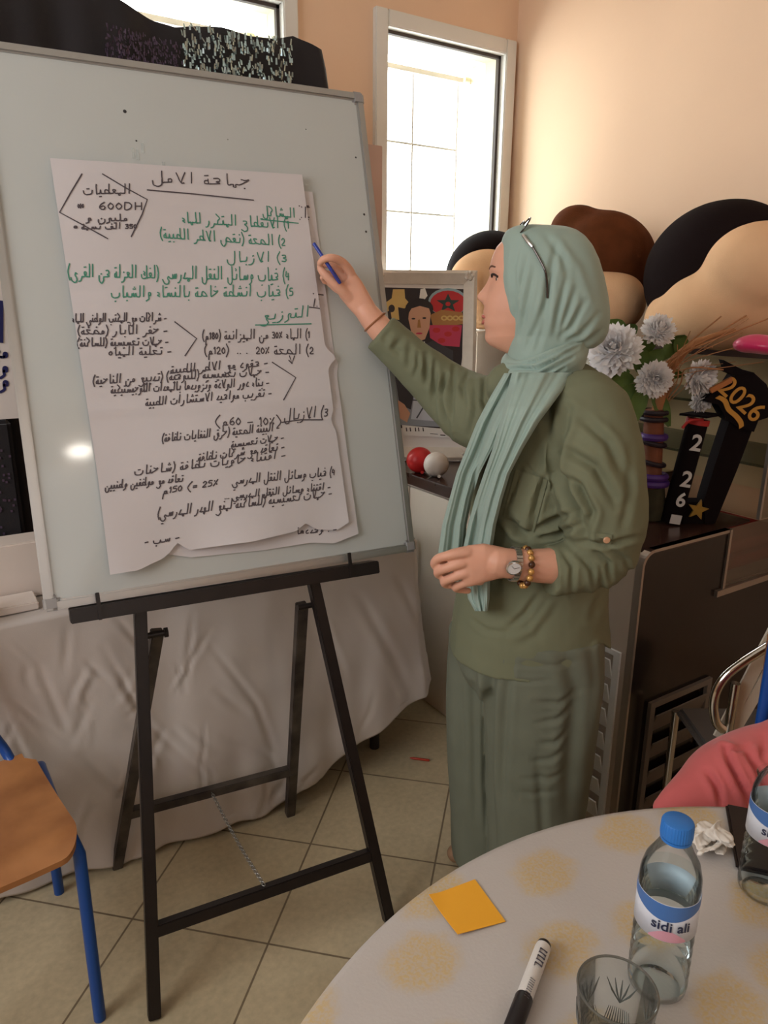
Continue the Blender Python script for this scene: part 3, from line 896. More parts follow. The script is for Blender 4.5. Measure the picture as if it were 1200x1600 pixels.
# end panel with a rounded top left corner
def roundpoly(x0, x1, z0, z1, r, y):
    p = [(x0, z0)]
    for i in range(9):
        a = pi-(pi/2)*i/8; p.append((x0+r+r*cos(a), z1-r+r*sin(a)))
    p += [(x1, z1), (x1, z0)]
    return [Vector((a, y, b)) for a, b in p]
build('end_panel', MB().prism(roundpoly(CX+.012, XE, .02, CZ-.008, .035, cy0+.004), (0, .016, 0)), M_dark, co_, smooth=False)
build('end_panel', MB().span((XE, cy0+.004, .02), (XR-.006, cy0+.02, .695)), M_dark, co_, smooth=False)
e1 = roundpoly(CX+.004, XE, .02, CZ, .042, cy0)
e2 = roundpoly(CX+.012, XE, .02, CZ-.008, .036, cy0)
f = MB(); n = len(e1)-1
vs = e1[:n]+e2[:n]; vs2 = [q+Vector((0, .02, 0)) for q in vs]
fs = []
for i in range(n-1): fs += [(i, i+1, n+i+1, n+i), (2*n+i, 3*n+i, 3*n+i+1, 2*n+i+1), (i, 2*n+i, 2*n+i+1, i+1), (n+i, n+i+1, 3*n+i+1, 3*n+i)]
f.add(vs+vs2, fs)
build('edge_trim', f, M_steel, co_, smooth=False)
build('counter_top', MB().span((CX+.03, cy0+.001, CZ-.012), (XE, cy1, CZ)), M_dkwood, co_, smooth=False); build('counter_top', MB().span((XE+.001, cy0+.03, CZ-.008), (XC-.002, cy1, CZ)), M_dkwood, co_, smooth=False)
# louvred front
lv = MB(); lv.span((CX-.004, 1.140, .05), (CX+.003, 1.160, .59)); lv.span((CX-.004, 1.60, .05), (CX+.003, 1.625, .59))
lv.span((CX-.004, 1.160, .575), (CX+.003, 1.60, .59)); 
vent = build('front_vent', lv, M_vent, co_, smooth=False)
for i in range(7):
    z = .055+i*.074
    s = MB().box((CX-.007, 1.38, z+.035), (.004, .438, .064), Matrix.Rotation(radians(-16), 3, 'Y'))
    build('slat', s, M_vent, vent, smooth=False)
# side vent low on the end panel
lv = MB(); x0, x1, z0, z1 = 1.585, 1.86, .02, .43
lv.span((x0, cy0-.008, z0), (x0+.02, cy0+.003, z1)); lv.span((x1-.02, cy0-.008, z0), (x1, cy0+.003, z1)); lv.span((x0+.02, cy0-.008, z1-.018), (x1-.02, cy0+.003, z1))
vent = build('side_vent', lv, M_vent2, co_, smooth=False)
for i in range(4):
    z = .06+i*.088
    build('slat', MB().box(((x0+x1)/2, cy0-.004, z+.035), (x1-x0-.042, .004, .06), Matrix.Rotation(radians(16), 3, 'X')), M_vent2, vent, smooth=False)
build('rail', MB().span((XE-.035, cy0-.006, .688), (XR-.006, cy0+.004, .706)), M_steel, co_, smooth=False)
build('corner_post', MB().span((XE-.006, cy0-.002, .706), (XE+.004, cy0+.012, CZ)), M_steel, co_, smooth=False)

# glass case standing on the back half of the counter
M_case = glassmat('case_glass', (246, 243, 238), .18, .02)
M_caseback = mat('case_back_board', (226, 208, 172), .6, var=.08, vscale=3)
M_shelf = glassmat('shelf_glass', (215, 228, 224), .3, .05)
gc = root('glass_case', (2.1, 1.5, .70), 'upright glass display case on the counter under the plush heads', 'display case')
gy0, gy1, gz1 = cy0+.004, 2.2, 1.335
build('top_board', MB().span((XC-.02, gy0-.14, gz1), (XR-.006, gy1, gz1+.018)), M_dkwood, gc, smooth=False)
build('back_board', MB().span((XR-.02, gy0, .885), (XR-.006, gy1, gz1)), M_caseback, gc, smooth=False)
build('front_glass', MB().span((XC+.004, gy0+.012, .885), (XC+.008, gy1, gz1)), M_case, gc, smooth=False)
build('end_glass', MB().span((XC+.01, gy0+.002, .885), (XR-.03, gy0+.006, gz1)), M_case, gc, smooth=False); build('end_glass', MB().span((XE+.01, gy0+.002, .71), (XR-.03, gy0+.006, .88)), M_case, gc, smooth=False)
build('end_post', MB().span((XC, gy0, .885), (XC+.01, gy0+.01, gz1)), M_steel, gc, smooth=False)
for z in (1.03, 1.19):
    build('shelf', MB().span((XC+.02, gy0+.012, z), (XR-.021, gy1, z+.008)), M_shelf, gc, smooth=False)
build('case_base', MB().span((XC+.004, cy1+.012, .881), (XR-.021, gy1, .884)), M_caseback, gc, smooth=False)
rd = build('red_block', MB().span((XE+.05, 1.14, .716), (XR-.06, 1.5, .80)), mat('dark_red', (150, 34, 30), .8), None, bevel=.03)  # plain dark red block behind the low end glass
setprops(rd, 'dark red block inside the low glazed end of the counter', 'cloth')

# ------------------------------------------------------------------ plush heads without faces, heaped on the glass case
M_pblack = mat('black_plush', (26, 17, 17), .95, spec=.1, bump=.5, bscale=400)
M_pbrown = mat('brown_plush', (98, 54, 30), .95, spec=.1, bump=.6, bscale=300, var=.2, vscale=20)
M_pcream = mat('cream_plush', (226, 182, 142), .95, spec=.1, bump=.4, bscale=400, var=.06, vscale=12)
def plush(name, label, lobes, patch, cap_m, patch_m, loc, group=None):
    r = root(name, loc, label, 'plush')
    b = MB()
    for c, s in lobes: b.ball(c, 1, 28, 18, s)
    fuse('cover', b, cap_m, r, .012, 30, lambda co, no: .004*nz(co, 22, 5))
    b = MB()
    for c, s in patch: b.ball(c, 1, 28, 18, s)
    fuse('front_panel', b, patch_m, r, .010, 40, lambda co, no: .003*nz(co, 26, 9))
    return r
TOPZ = gz1+.018
q = Vector((2.07, 1.22, 0))
plush('plush_head', 'largest plush head, black above and cream below, at right on the glass case',
      [((2.10, 1.40, 1.56), (.20, .23, .215)), ((2.16, 1.46, 1.58), (.14, .13, .15))],
      [((2.02, 1.30, 1.47), (.175, .20, .125)), ((1.98, 1.20, 1.57), (.14, .15, .125)), ((2.01, 1.43, 1.44), (.13, .12, .09))], M_pblack, M_pcream, (2.08, 1.25, TOPZ))
plush('plush_head', 'brown and cream plush head between the black ones, directly behind the green hijab',
      [((2.13, 1.90, 1.60), (.19, .21, .19)), ((2.08, 1.84, 1.63), (.15, .16, .15)), ((2.05, 1.94, 1.72), (.09, .1, .09))],
      [((2.05, 1.83, 1.48), (.17, .18, .13)), ((2.04, 1.76, 1.48), (.13, .12, .11))], M_pbrown, M_pcream, (2.1, 1.75, TOPZ))
plush('plush_head', 'round plush head with black crown and cream front, before the window by the portrait',
      [((2.09, 2.43, 1.57), (.19, .18, .19))],
      [((2.02, 2.37, 1.53), (.155, .16, .165))], M_pblack, M_pcream, (2.05, 2.34, 1.37))
# the last of them rests on a box
bx = build('storage_box', MB().span((1.94, 2.32, CZ), (2.26, 2.57, 1.365)), mat('white_card_box', (225, 215, 205), .7), None, smooth=False, bevel=.004)
setprops(bx, 'tall white card box on the sideboard carrying the plush head by the window', 'box')

# ------------------------------------------------------------------ framed portrait on the sideboard
M_fr = mat('ivory_moulding', (222, 212, 200), .45, var=.08, vscale=30, bump=.4, bscale=90)
M_mat = mat('mount_board', (232, 226, 222), .7)
PD = 2.83
pb = P(672, 700, PD); pb.z = CZ
lean = radians(9)
PU = LV.copy(); PT = (ZV*cos(lean)+DV*sin(lean)).normalized(); PN = PT.cross(PU)*1.0
if PN.dot(DV) > 0: PN = -PN
def PF(x, y, n=0): return PPL(x, y, pb+PN*n, PN)
tl, tr, br, bl = (588, 424), (757, 424), (727, 697), (575, 697)
pc = root('framed_portrait', (pb.x, pb.y, CZ), 'ivory framed colour photograph of a seated man leaning on the sideboard', 'picture')
def poly(mb, pts, n, th=.001):
    mb.prism([PF(x, y, n) for x, y in pts], PN*th)
L_ = (pb-PF(588, 697)).dot(PU)
fw, W_, H_ = .036, .0, .0
u0 = (PF(580, 560)-pb).dot(PU); u1 = (PF(742, 560)-pb).dot(PU); v0 = .002; v1 = (PF(672, 424)-pb).dot(PT)
def PB(u, v, n=0): return pb+PU*u+PT*v+PN*n
R3 = Matrix((PU, PT, PN)).transposed()
def pbx(u0, u1, v0, v1, n0, n1): return MB().box(PB((u0+u1)/2, (v0+v1)/2, (n0+n1)/2), (u1-u0, v1-v0, n1-n0), R3)
f = MB()
prof = [(0, .0), (0, .024), (.012, .03), (.03, .022), (.05, .014), (.05, 0)]
def frame_ring(o, n): return [PB(u0+o, v0+o, n), PB(u1-o, v0+o, n), PB(u1-o, v1-o, n), PB(u0+o, v1-o, n)]
f.loft([[frame_ring(o, n)[c] for (o, n) in prof] for c in (0, 1, 2, 3, 0)], cap=False)
build('frame', f, M_fr, pc, angle=25)
for (u, v) in ((u0+.03, v1-.02), (u1-.03, v1-.02), (u0+.03, v0+.02), (u1-.03, v0+.02)):
    o_ = MB()
    for a in range(5): o_.ball(PB(u+.012*cos(a*1.26), v+.012*sin(a*1.26), .026), .008, 8, 6)
    build('corner_ornament', o_, M_fr, pc)
build('mount', pbx(u0+.045, u1-.045, v0+.045, v1-.045, .004, .008), M_mat, pc, smooth=False)
# the print: flat shapes on one sheet
PM = [mat('print_'+n_, c, .5) for n_, c in (('dark', (44, 34, 36)), ('gold', (214, 182, 110)), ('red', (196, 44, 48)), ('green', (40, 62, 56)), ('skin', (214, 164, 136)), ('hair', (38, 28, 28)),
      ('pink', (200, 60, 92)), ('grey', (150, 156, 166)), ('pale', (196, 202, 212)), ('suit', (60, 58, 64)), ('bronze', (176, 124, 70)), ('white', (235, 232, 228)), ('line', (70, 74, 84)), ('sky', (150, 176, 184)))]
idx = {n_: i for i, n_ in enumerate(('dark', 'gold', 'red', 'green', 'skin', 'hair', 'pink', 'grey', 'pale', 'suit', 'bronze', 'white', 'line', 'sky'))}
pr_ = MB(); lvl = [.0085]
def pp(c, pts):
    pr_.cur = idx[c]; lvl[0] += .00012
    poly(pr_, pts, lvl[0], .0001)
def disc(c, x, y, rx, ry, a0=0, n=20):
    pp(c, [(x+rx*cos(2*pi*i/n), y+ry*sin(2*pi*i/n)) for i in range(n)])
pp('dark', [(596, 449), (735, 452), (722, 560), (706, 672), (604, 668)])
pp('gold', [(614, 452), (632, 452), (633, 466), (640, 474), (632, 482), (622, 480), (624, 500), (612, 498), (610, 484), (600, 490), (601, 474), (612, 466)])
disc('dark', 612, 482, 5, 6)
disc('sky', 700, 472, 31, 22); disc('red', 700, 474, 28, 20)
star = []
for i in range(10):
    r_ = 19 if i % 2 == 0 else 8
    a = -pi/2+i*pi/5; star.append((700+r_*cos(a), 474+r_*.82*sin(a)))
pp('green', star); disc('red', 700, 475, 4, 3.4)
pp('white', [(657, 452), (664, 450), (668, 462), (662, 470), (655, 468)])
pp('bronze', [(672, 492), (690, 484), (722, 488), (726, 506), (700, 510), (676, 508)])
for i in range(4): disc('gold', 694+9*i, 497, 5, 4); disc('bronze', 694+9*i, 497, 2.5, 2)
pp('pink', [(670, 508), (722, 508), (718, 542), (690, 540), (672, 528)])
for x, y in ((682, 516), (700, 522), (712, 514), (690, 532)): disc('red', x, y, 6, 4)
disc('hair', 655, 483, 22, 17)
pp('skin', [(640, 480), (648, 474), (668, 475), (673, 490), (671, 512), (664, 530), (652, 534), (643, 520), (638, 498)])
pp('hair', [(637, 492), (640, 474), (655, 468), (672, 474), (675, 492), (671, 482), (656, 478), (643, 482)])
disc('dark', 646, 498, 3, 1.4); disc('dark', 663, 497, 3, 1.4); pp('bronze', [(653, 500), (656, 499), (658, 512), (652, 512)])
disc('pink', 655, 521, 5, 1.5)
pp('suit', [(612, 540), (640, 530), (660, 540), (676, 532), (708, 548), (708, 600), (612, 600)])
pp('white', [(648, 534), (664, 534), (658, 560)])
pp('grey', [(618, 592), (712, 598), (704, 668), (622, 664)])
pp('pale', [(650, 598), (711, 606), (704, 660), (642, 655)])
pp('line', [(642, 624), (680, 626), (708, 628), (708, 630), (680, 628), (642, 626)])
pp('line', [(660, 632), (704, 648), (704, 651), (660, 635)])
pp('line', [(676, 610), (678, 611), (652, 654), (650, 653)])
pp('suit', [(618, 592), (650, 598), (642, 640), (624, 632)])
pp('skin', [(622, 625), (632, 632), (641, 646), (636, 660), (622, 652)])
pp('white', [(628, 664), (704, 671), (702, 684), (630, 680)])
for x in (634, 640, 648, 653, 660): pp('dark', [(x, 668), (x+1.6, 668), (x+2.4, 674), (x+.8, 674)])
pp('line', [(672, 677), (684, 678), (684, 679), (672, 678)]); pp('dark', [(688, 679), (696, 679.5), (696, 681), (688, 680.5)])
build('printed_photo', pr_, PM, pc, smooth=False)

for c, M_, lab, rr in (((656, 707), (196, 36, 38), 'small red ball beside the white one before the portrait', .047), ((682, 714), (218, 208, 200), 'small white ball beside the red one before the portrait', .044)):
    q = PZ(c[0]-2, c[1]+12, CZ+.01) if 0 else P(c[0], c[1], 2.62 if rr > .045 else 2.56)
    q.z = CZ+rr-.001
    b = MB().ball(q, rr, 24, 16, (1.05, 1, 1)); b.tube([q+Vector((-.01, -.03, -rr+.008)), q+Vector((-.02, -.045, -rr+.012))], .006, 8)
    o = build('ball', b, mat('ball_'+str(rr), M_, .4), None); setprops(o, lab, 'ball')

# ------------------------------------------------------------------ the woman at the board
M_skin = mat('skin', (220, 164, 138), .5, var=.06, vscale=25, sss=.12, bump=.15, bscale=500, bdist=.0004)
M_blouse = mat('olive_blouse_cotton', (114, 117, 92), .85, var=.05, vscale=10, bump=.3, bscale=700, bdist=.0005)
M_trous = mat('green_linen_trousers', (108, 112, 96), .88, var=.07, vscale=9, bump=.35, bscale=600, bdist=.0006)
M_hijab = mat('sage_green_jersey', (150, 170, 160), .7, sheen=.15, bump=.15, bscale=800, bdist=.0004)
PC = P(835, 1400, 1.6)
per = root('person', (PC.x, PC.y, 0), 'woman in sage hijab, olive blouse and green trousers pointing at the whiteboard', 'person')

# --- torso measurements: (picture y, left x, right x, half width across the view, centre distance)
TOR = [(585, 800, 905, .085, 1.60), (612, 782, 938, .135, 1.60), (640, 768, 952, .172, 1.60), (680, 752, 958, .175, 1.60), (720, 742, 960, .175, 1.60), (770, 735, 958, .17, 1.60), (820, 735, 950, .162, 1.60),
       (870, 726, 944, .162, 1.60), (920, 716, 944, .172, 1.60), (965, 708, 946, .186, 1.60), (1005, 704, 946, .19, 1.60)]
def tor_ring(y, xl, xr, b, D, n=48, p=2.2):
    c = P((xl+xr)/2, y, D); a = (P(xr, y, D)-P(xl, y, D)).length/2
    return ell(c, a, b, LV, DV, n, p)
def surfD(x, y, gap=.012):
    """distance of the near side of the blouse at a picture position"""
    for i in range(len(TOR)-1):
        if TOR[i][0] <= y <= TOR[i+1][0]:
            t = (y-TOR[i][0])/(TOR[i+1][0]-TOR[i][0]); r = [a+(b-a)*t for a, b in zip(TOR[i], TOR[i+1])]; break
    else: r = TOR[0] if y < TOR[0][0] else TOR[-1]
    xc = (r[1]+r[2])/2; a = (r[2]-r[1])/2
    k = max(0, 1-min(1, abs((x-xc)/a))**2.2)**(1/2.2)
    return r[4]-r[3]*k-gap

# --- body: one surface
B = MB()
hc = P(852, 440, 1.62)
phi = radians(13)
HF = (-LV*cos(phi)+DV*sin(phi)).normalized(); HS = (LV*sin(phi)+DV*cos(phi)).normalized()   # face forward, far side
B.ball(P(846, 440, 1.62), 1, 28, 20, (.085, .078, .11), Matrix((HF, HS, ZV)).transposed())
# face surface: rows by picture y with the profile's x on the middle line
PROF = [(362, 800), (372, 785), (385, 774), (400, 768.5), (412, 765.5), (422, 765), (433, 766.5), (441, 767), (450, 766), (460, 764), (470, 762), (478, 760.5), (484, 758.5), (490, 758.3), (496, 759), (502, 758.8), (508, 759.5), (514, 762), (520, 763.2), (527, 762), (534, 764), (540, 770), (548, 786), (556, 806)]
NOSE = [(430, 0), (437, 4), (445, 7.5), (453, 12), (459, 15.5), (464, 17), (468, 14.5), (472, 8), (476, 3), (480, 0)]
def lerp_tab(tab, y):
    if y <= tab[0][0]: return tab[0][1]
    for (a, va), (b, vb) in zip(tab, tab[1:]):
        if a <= y <= b: return va+(vb-va)*(y-a)/(b-a)
    return tab[-1][1]
sc_px = 1/ (FPX/ (P(770, 450, 1.62)-CP).dot(FW))
hx0 = 850
rings = []
NU = 64
ys = interp([float(y) for y, _ in PROF], 3)
front = []
for y in ys:
    xm = lerp_tab(PROF, y)
    z = P(xm, y, 1.62).z
    f0 = (hx0-xm)*sc_px/cos(phi)
    wdt = lerp_tab([(362, .05), (385, .064), (420, .070), (450, .070), (480, .066), (505, .06), (525, .05), (545, .034), (556, .026)], y)
    ring = []
    for j in range(NU):
        a = pi*(j/(NU-1)) - pi/2                   # -90..90 deg around the front
        u = sin(a)*wdt
        fall = (1-cos(a)**.75)
        f = f0*(1-fall) 
        s = u/.07
        nb = lerp_tab(NOSE, y)*sc_px*math.exp(-(u/(.0095 if y < 455 else .0135))**2)
        eye = -.0055*math.exp(-((abs(u)-.031)/.014)**2-((y-436)/7)**2)
        cheek = .004*math.exp(-((abs(u)-.038)/.018)**2-((y-470)/16)**2)
        brow = .002*math.exp(-((abs(u)-.028)/.02)**2-((y-420)/5)**2)
        mouth = -.003*math.exp(-((y-496)/2.2)**2)*math.exp(-(u/.024)**4)
        ring.append(Vector((hc.x, hc.y, 0))+ HF*(f+nb+eye+cheek+brow+mouth) + HS*u + ZV*z)
    # close behind
    for j in range(1, 12):
        a = pi/2+pi*j/12
        ring.append(Vector((hc.x, hc.y, 0)) + HS*(sin(a)*wdt) + HF*(cos(a)*.03) + ZV*z)
    rings.append(ring)
B.loft(rings)
B.tube([P(858, 520, 1.62), P(856, 560, 1.61), P(850, 610, 1.60)], [.058, .055, .07], 20)
# trunk and legs under the clothes
B.loft([tor_ring(y, xl+10, xr-10, b-.02, D, 32) for y, xl, xr, b, D in TOR])
HIPN, HIPF = P(845, 985, 1.53), P(790, 985, 1.68)
def zfix(x, y, D, z):
    q = P(x, y, D); q.z = z; return q
NF = zfix(832, 1300, 1.53, .08); FFt = zfix(762, 1300, 1.68, .08)
B.tube([HIPN+Vector((0,0,.06)), HIPN, HIPN.lerp(NF, .5), NF.lerp(HIPN, .12), NF], [.085, .09, .06, .045, .04], 18, round_ends=True)
B.tube([HIPF+Vector((0,0,.06)), HIPF, HIPF.lerp(FFt, .5), FFt.lerp(HIPF, .12), FFt], [.08, .085, .06, .045, .04], 18, round_ends=True)
for a in (NF, FFt):
    B.tube([a+Vector((0,0,-.01)), a-LV*.04+Vector((0,0,-.035)), a-LV*.075+Vector((0,0,-.045))], [.036, .034, .022], 14, flat=.9, round_ends=True)

# raised far arm: shoulder, elbow, wrist
SH_F = P(800, 655, 1.66); EL_F = P(702, 618, 1.78); WR_F = P(572, 487, 1.80)
B.tube(smooth_path([SH_F, SH_F.lerp(EL_F, .5), EL_F, EL_F.lerp(WR_F, .45), P(600, 520, 1.797), WR_F], 4), interp([.05, .046, .042, .039, .032, .026], 4), 18, round_ends=True)
# near arm: shoulder, elbow, wrist
SH_N = P(920, 650, 1.47); EL_N = P(957, 862, 1.43); WR_N = P(803, 881, 1.375)
B.tube(smooth_path([SH_N, SH_N.lerp(EL_N, .5), EL_N], 5), interp([.05, .045, .042], 5), 18, round_ends=True)
B.tube(smooth_path([EL_N, P(900, 880, 1.40), P(850, 884, 1.385), WR_N, P(782, 879, 1.37)], 5), interp([.042, .041, .036, .031, .030], 5), 18, flat=.85, round_ends=True, ref=ZV)

# --- near hand: relaxed loose fist, back of the hand towards the viewer
def finger(pts, rad):
    B.tube(smooth_path(pts, 4), interp(rad, 4), 14, round_ends=True)
def palm(quads):
    """rounded slab from rings of (centre, half width vector, half thickness vector)"""
    rings = []
    for c, wv, tv in quads:
        rings.append([c + wv*math.copysign(abs(cos(t))**.8, cos(t)) + tv*math.copysign(abs(sin(t))**.8, sin(t)) for t in [2*pi*j/20 for j in range(20)]])
    B.loft(rings)
hd = 1.375
def H(x, y, d=0): return P(x, y, hd+d)
palm([(H(800, 880, .004), ZV*.028, DV*.019), (H(780, 879, .002), ZV*.033, DV*.019), (H(755, 880, 0), ZV*.041, DV*.018), (H(735, 884, .002), (ZV*.043-LV*.006), DV*.016), (H(722, 888, .006), ZV*.041-LV*.006, DV*.013)])
# knuckles lie along x 722..745; fingers run left, then curl away from the viewer
FN = [((730, 863), (705, 867), (684, 873), (679, 883), .0098), ((723, 879), (702, 886), (686, 892), (686, 898), .0102), ((727, 895), (708, 902), (695, 908), (697, 913), .0098), ((738, 907), (722, 913), (712, 918), (716, 921), .0085)]
for i, (k0, k1, k2, k3, r) in enumerate(FN):
    cl_ = i*.004
    finger([H(k0[0]+12, k0[1]+1, .004), H(*k0, -.004+.001*i), H(*k1, -.003+cl_), H(*k2, .010+cl_), H(k3[0], k3[1], .026+cl_), H(k3[0]+16, k3[1]+2, .034+cl_)], [r*1.1, r*1.12, r, r*.95, r*.9, r*.8])
# thumb: behind, tucked along the index finger
finger([H(775, 868, .018), H(742, 862, .034), H(708, 866, .044), H(688, 873, .04)], [.016, .0135, .0115, .009])

# --- far hand holding the pen against the sheet
W2_ = lambda x, y, d=0: P(x, y, 1.80+d)
wv = (W2_(553, 455)-W2_(527, 470))*.5
palm([(W2_(577, 492), (W2_(586, 480)-W2_(568, 500)).normalized()*.025, DV*.019), (W2_(562, 472), (W2_(574, 462)-W2_(551, 480)).normalized()*.029, DV*.019), (W2_(548, 452), (W2_(562, 443)-W2_(537, 461)).normalized()*.032, DV*.018), (W2_(540, 438), (W2_(552, 428)-W2_(530, 448)).normalized()*.029, DV*.015)])
finger([W2_(550, 440), W2_(547, 425, -.006), W2_(534, 409, -.022), W2_(518, 403, -.037), W2_(506, 405, -.037), W2_(500, 411, -.031)], [.011, .0115, .010, .0095, .0086, .0072])          # index
finger([W2_(543, 446), W2_(534, 428, .012), W2_(518, 414, .012), W2_(503, 413, .010), W2_(500, 420, .006)], [.011, .0108, .0098, .009, .0075])                                            # middle
finger([W2_(540, 452), W2_(526, 440, .020), W2_(511, 428, .022), W2_(504, 434, .016)], [.0105, .010, .009, .0075])                                                                              # ring
finger([W2_(538, 458), W2_(525, 451, .024), W2_(512, 440, .026), W2_(507, 440, .022)], [.0095, .009, .008, .007])                                                                               # little
finger([W2_(560, 478, .004), W2_(546, 464, -.006), W2_(530, 450, -.018), W2_(514, 435, -.024), W2_(503, 423, -.022), W2_(501, 416, -.02)], [.013, .0155, .0125, .0105, .0095, .0075])                                                               # thumb
body = fuse('body', B, M_skin, per, .0026, 5)

# eyes and brows
for sg in (-1, 1):
    def FS(y, u, lift=0):
        z = P(765, y, 1.62).z; xm = lerp_tab(PROF, y); f0 = (hx0-xm)*sc_px/cos(phi)
        wdt = .07; a = math.asin(max(-1, min(1, u/wdt)))
        return Vector((hc.x, hc.y, 0))+HF*(f0*cos(a)**.75+lift)+HS*u+ZV*z
    ec = FS(436, sg*.031, -.0142)
    e = build('eye', MB().ball(ec, .0088, 18, 14), mat('eye_white', (226, 214, 206), .25), per)
    b = MB(); d = (HF*1+HS*sg*.15).normalized(); b.lathe([(.0001, .0092), (.0035, .0087), (.0052, .0074), (.0052, .0070)], ec, 16, d); build('iris', b, mat('iris_brown', (40, 26, 20), .2), e)
    b = MB(); b.tube(smooth_path([FS(432.5, sg*.020, -.0022), FS(429, sg*.027, .0002), FS(429, sg*.035, -.0002), FS(433, sg*.043, -.001)], 4), .0023, 8)
    build('eyelashes', b, mat('lash', (46, 32, 28), .7), per)
    b = MB(); b.tube(smooth_path([FS(420, sg*.014, .0012), FS(416, sg*.026, .0012), FS(418, sg*.040, -.0002)], 5), [.0018]*5+[.0022]*5+[.0012], 8, flat=.6); build('eyebrow', b, mat('brow_hair', (92, 62, 48), .9), per)
b = MB(); b.tube(smooth_path([FS(498, -.021, -.004), FS(494, -.010, .0015), FS(496, 0, .0012), FS(494, .010, .0015), FS(498, .021, -.004)], 5), [.001]*3+[.0034]*15+[.001]*3, 8, flat=.7)
b.tube(smooth_path([FS(499, -.019, -.003), FS(504, -.009, .0005), FS(505, 0, .001), FS(504, .009, .0005), FS(499, .019, -.003)], 5), [.001]*3+[.004]*15+[.001]*3, 8, flat=.7)
build('lips', b, mat('lip', (184, 104, 92), .45), per)

# --- shoes
for a in (NF, FFt):
    b = MB(); c = a+Vector((0,0,-.045)); c.z = .034
    b.tube([c+LV*.05, c, c-LV*.05, c-LV*.085+Vector((0,0,-.006))], [.030, .038, .038, .024], 16, flat=1.1, round_ends=True)
    sh = fuse('shoe', b, mat('shoe_tan', (150, 118, 92), .5), per, .006, 3)

# --- trousers
T = MB()
def leg_ring(y, xl, xr, D, b, p=2.3, z=None):
    c = P((xl+xr)/2, y, D); a = (P(xr, y, D)-P(xl, y, D)).length/2
    if z is not None: c.z = z
    return ell(c, a, b, LV, DV, 48, p)
T.loft([leg_ring(y, xl, xr, D, b) for y, xl, xr, D, b in ((880, 740, 930, 1.6, .15), (930, 726, 936, 1.6, .150), (980, 714, 938, 1.6, .168), (1030, 712, 938, 1.6, .178), (1060, 730, 920, 1.6, .15))])
T.loft([leg_ring(y, xl, xr, D, b) for y, xl, xr, D, b in ((980, 745, 942, 1.53, .118), (1050, 752, 940, 1.525, .125), (1120, 757, 932, 1.52, .125), (1200, 759, 918, 1.515, .12), (1290, 762, 906, 1.51, .118))] + [leg_ring(1370, 765, 900, 1.51, .118, z=.045)])
T.loft([leg_ring(y, xl, xr, D, b) for y, xl, xr, D, b in ((980, 703, 850, 1.68, .105), (1050, 698, 845, 1.68, .108), (1120, 697, 838, 1.68, .11), (1200, 700, 832, 1.68, .11), (1270, 704, 826, 1.68, .112))] + [leg_ring(1320, 706, 822, 1.685, .115, z=.03)])
TRC = [([(770, 1035), (764, 1110), (764, 1220), (772, 1340)], 7, .016), ([(748, 1040), (756, 1080), (758, 1140)], 4, -.004), ([(880, 1010), (900, 1080), (890, 1200), (888, 1280)], 12, .010), ([(800, 1015), (792, 1090), (786, 1180), (782, 1300)], 6, .005),
       ([(905, 1080), (872, 1098), (835, 1098)], 4, .004), ([(898, 1105), (868, 1124), (838, 1130)], 4, .0045), ([(890, 1140), (866, 1160), (842, 1162)], 4, .0045), ([(880, 1172), (858, 1186), (830, 1190)], 4, .004), ([(885, 1205), (858, 1216), (815, 1216)], 4, .0035), ([(872, 1235), (840, 1240), (810, 1238)], 4, .003),
       ([(905, 1033), (870, 1040), (800, 1038)], 4, .003), ([(865, 1062), (830, 1066), (795, 1062)], 3, .003), ([(928, 970), (905, 975), (870, 966)], 3, .004), ([(930, 980), (935, 1060), (925, 1150)], 5, -.004),
       ([(715, 1030), (722, 1130), (722, 1250)], 8, .005), ([(738, 1040), (742, 1150), (744, 1280)], 6, .005), ([(840, 1180), (846, 1260), (850, 1330)], 6, .004)]
fuse('trousers', T, M_trous, per, .0055, 8, lambda co, no: creases(co, no, TRC) + .0016*nz(co, 60, 4)*np.clip(co[:, 2]*2, 0, 1))

# --- blouse with both sleeves
S = MB()
hem = []
rings = [tor_ring(*r) for r in TOR]
# curved shirt-tail hem: long at front and back, cut up at the side
def tail(extra):
    r = tor_ring(1005, 703, 947, .192, 1.6); out = []
    for j, q in enumerate(r):
        t = 2*pi*j/48
        ta = min(t, 2*pi-t); up = .07*math.exp(-((ta-radians(52))/radians(20))**2)
        q = q.copy(); q.z += up*1.0 - .012*max(0, -cos(t)) + extra + .015*max(0, cos(t)); out.append(q)
    return out
rings[-1] = tail(0)
S.loft(rings)
SLF = smooth_path([P(815, 668, 1.64), P(775, 652, 1.68), P(738, 640, 1.73), P(700, 612, 1.78), P(650, 570, 1.795), P(613, 536, 1.80), P(594, 519, 1.80)], 5)
S.tube(SLF, interp([.098, .094, .086, .071, .055, .048, .047], 5), 28)
SLN = smooth_path([P(905, 615, 1.54), P(916, 640, 1.485), P(928, 700, 1.44), P(938, 760, 1.42), P(944, 815, 1.41), P(946, 852, 1.41)], 5)
S.tube(SLN, interp([.05, .085, .092, .09, .084, .07], 5), 28, round_ends=True)
SLN2 = smooth_path([P(950, 848, 1.415), P(930, 874, 1.41), P(900, 884, 1.40), P(872, 890, 1.395), P(857, 892, 1.39)], 5)
S.tube(SLN2, interp([.066, .064, .057, .052, .050], 5), 28, round_ends=False, flat=.95)
S.tube([P(795, 600, 1.60), P(850, 588, 1.6), P(905, 606, 1.59)], [.05, .07, .05], 20, round_ends=True)
BLC = []
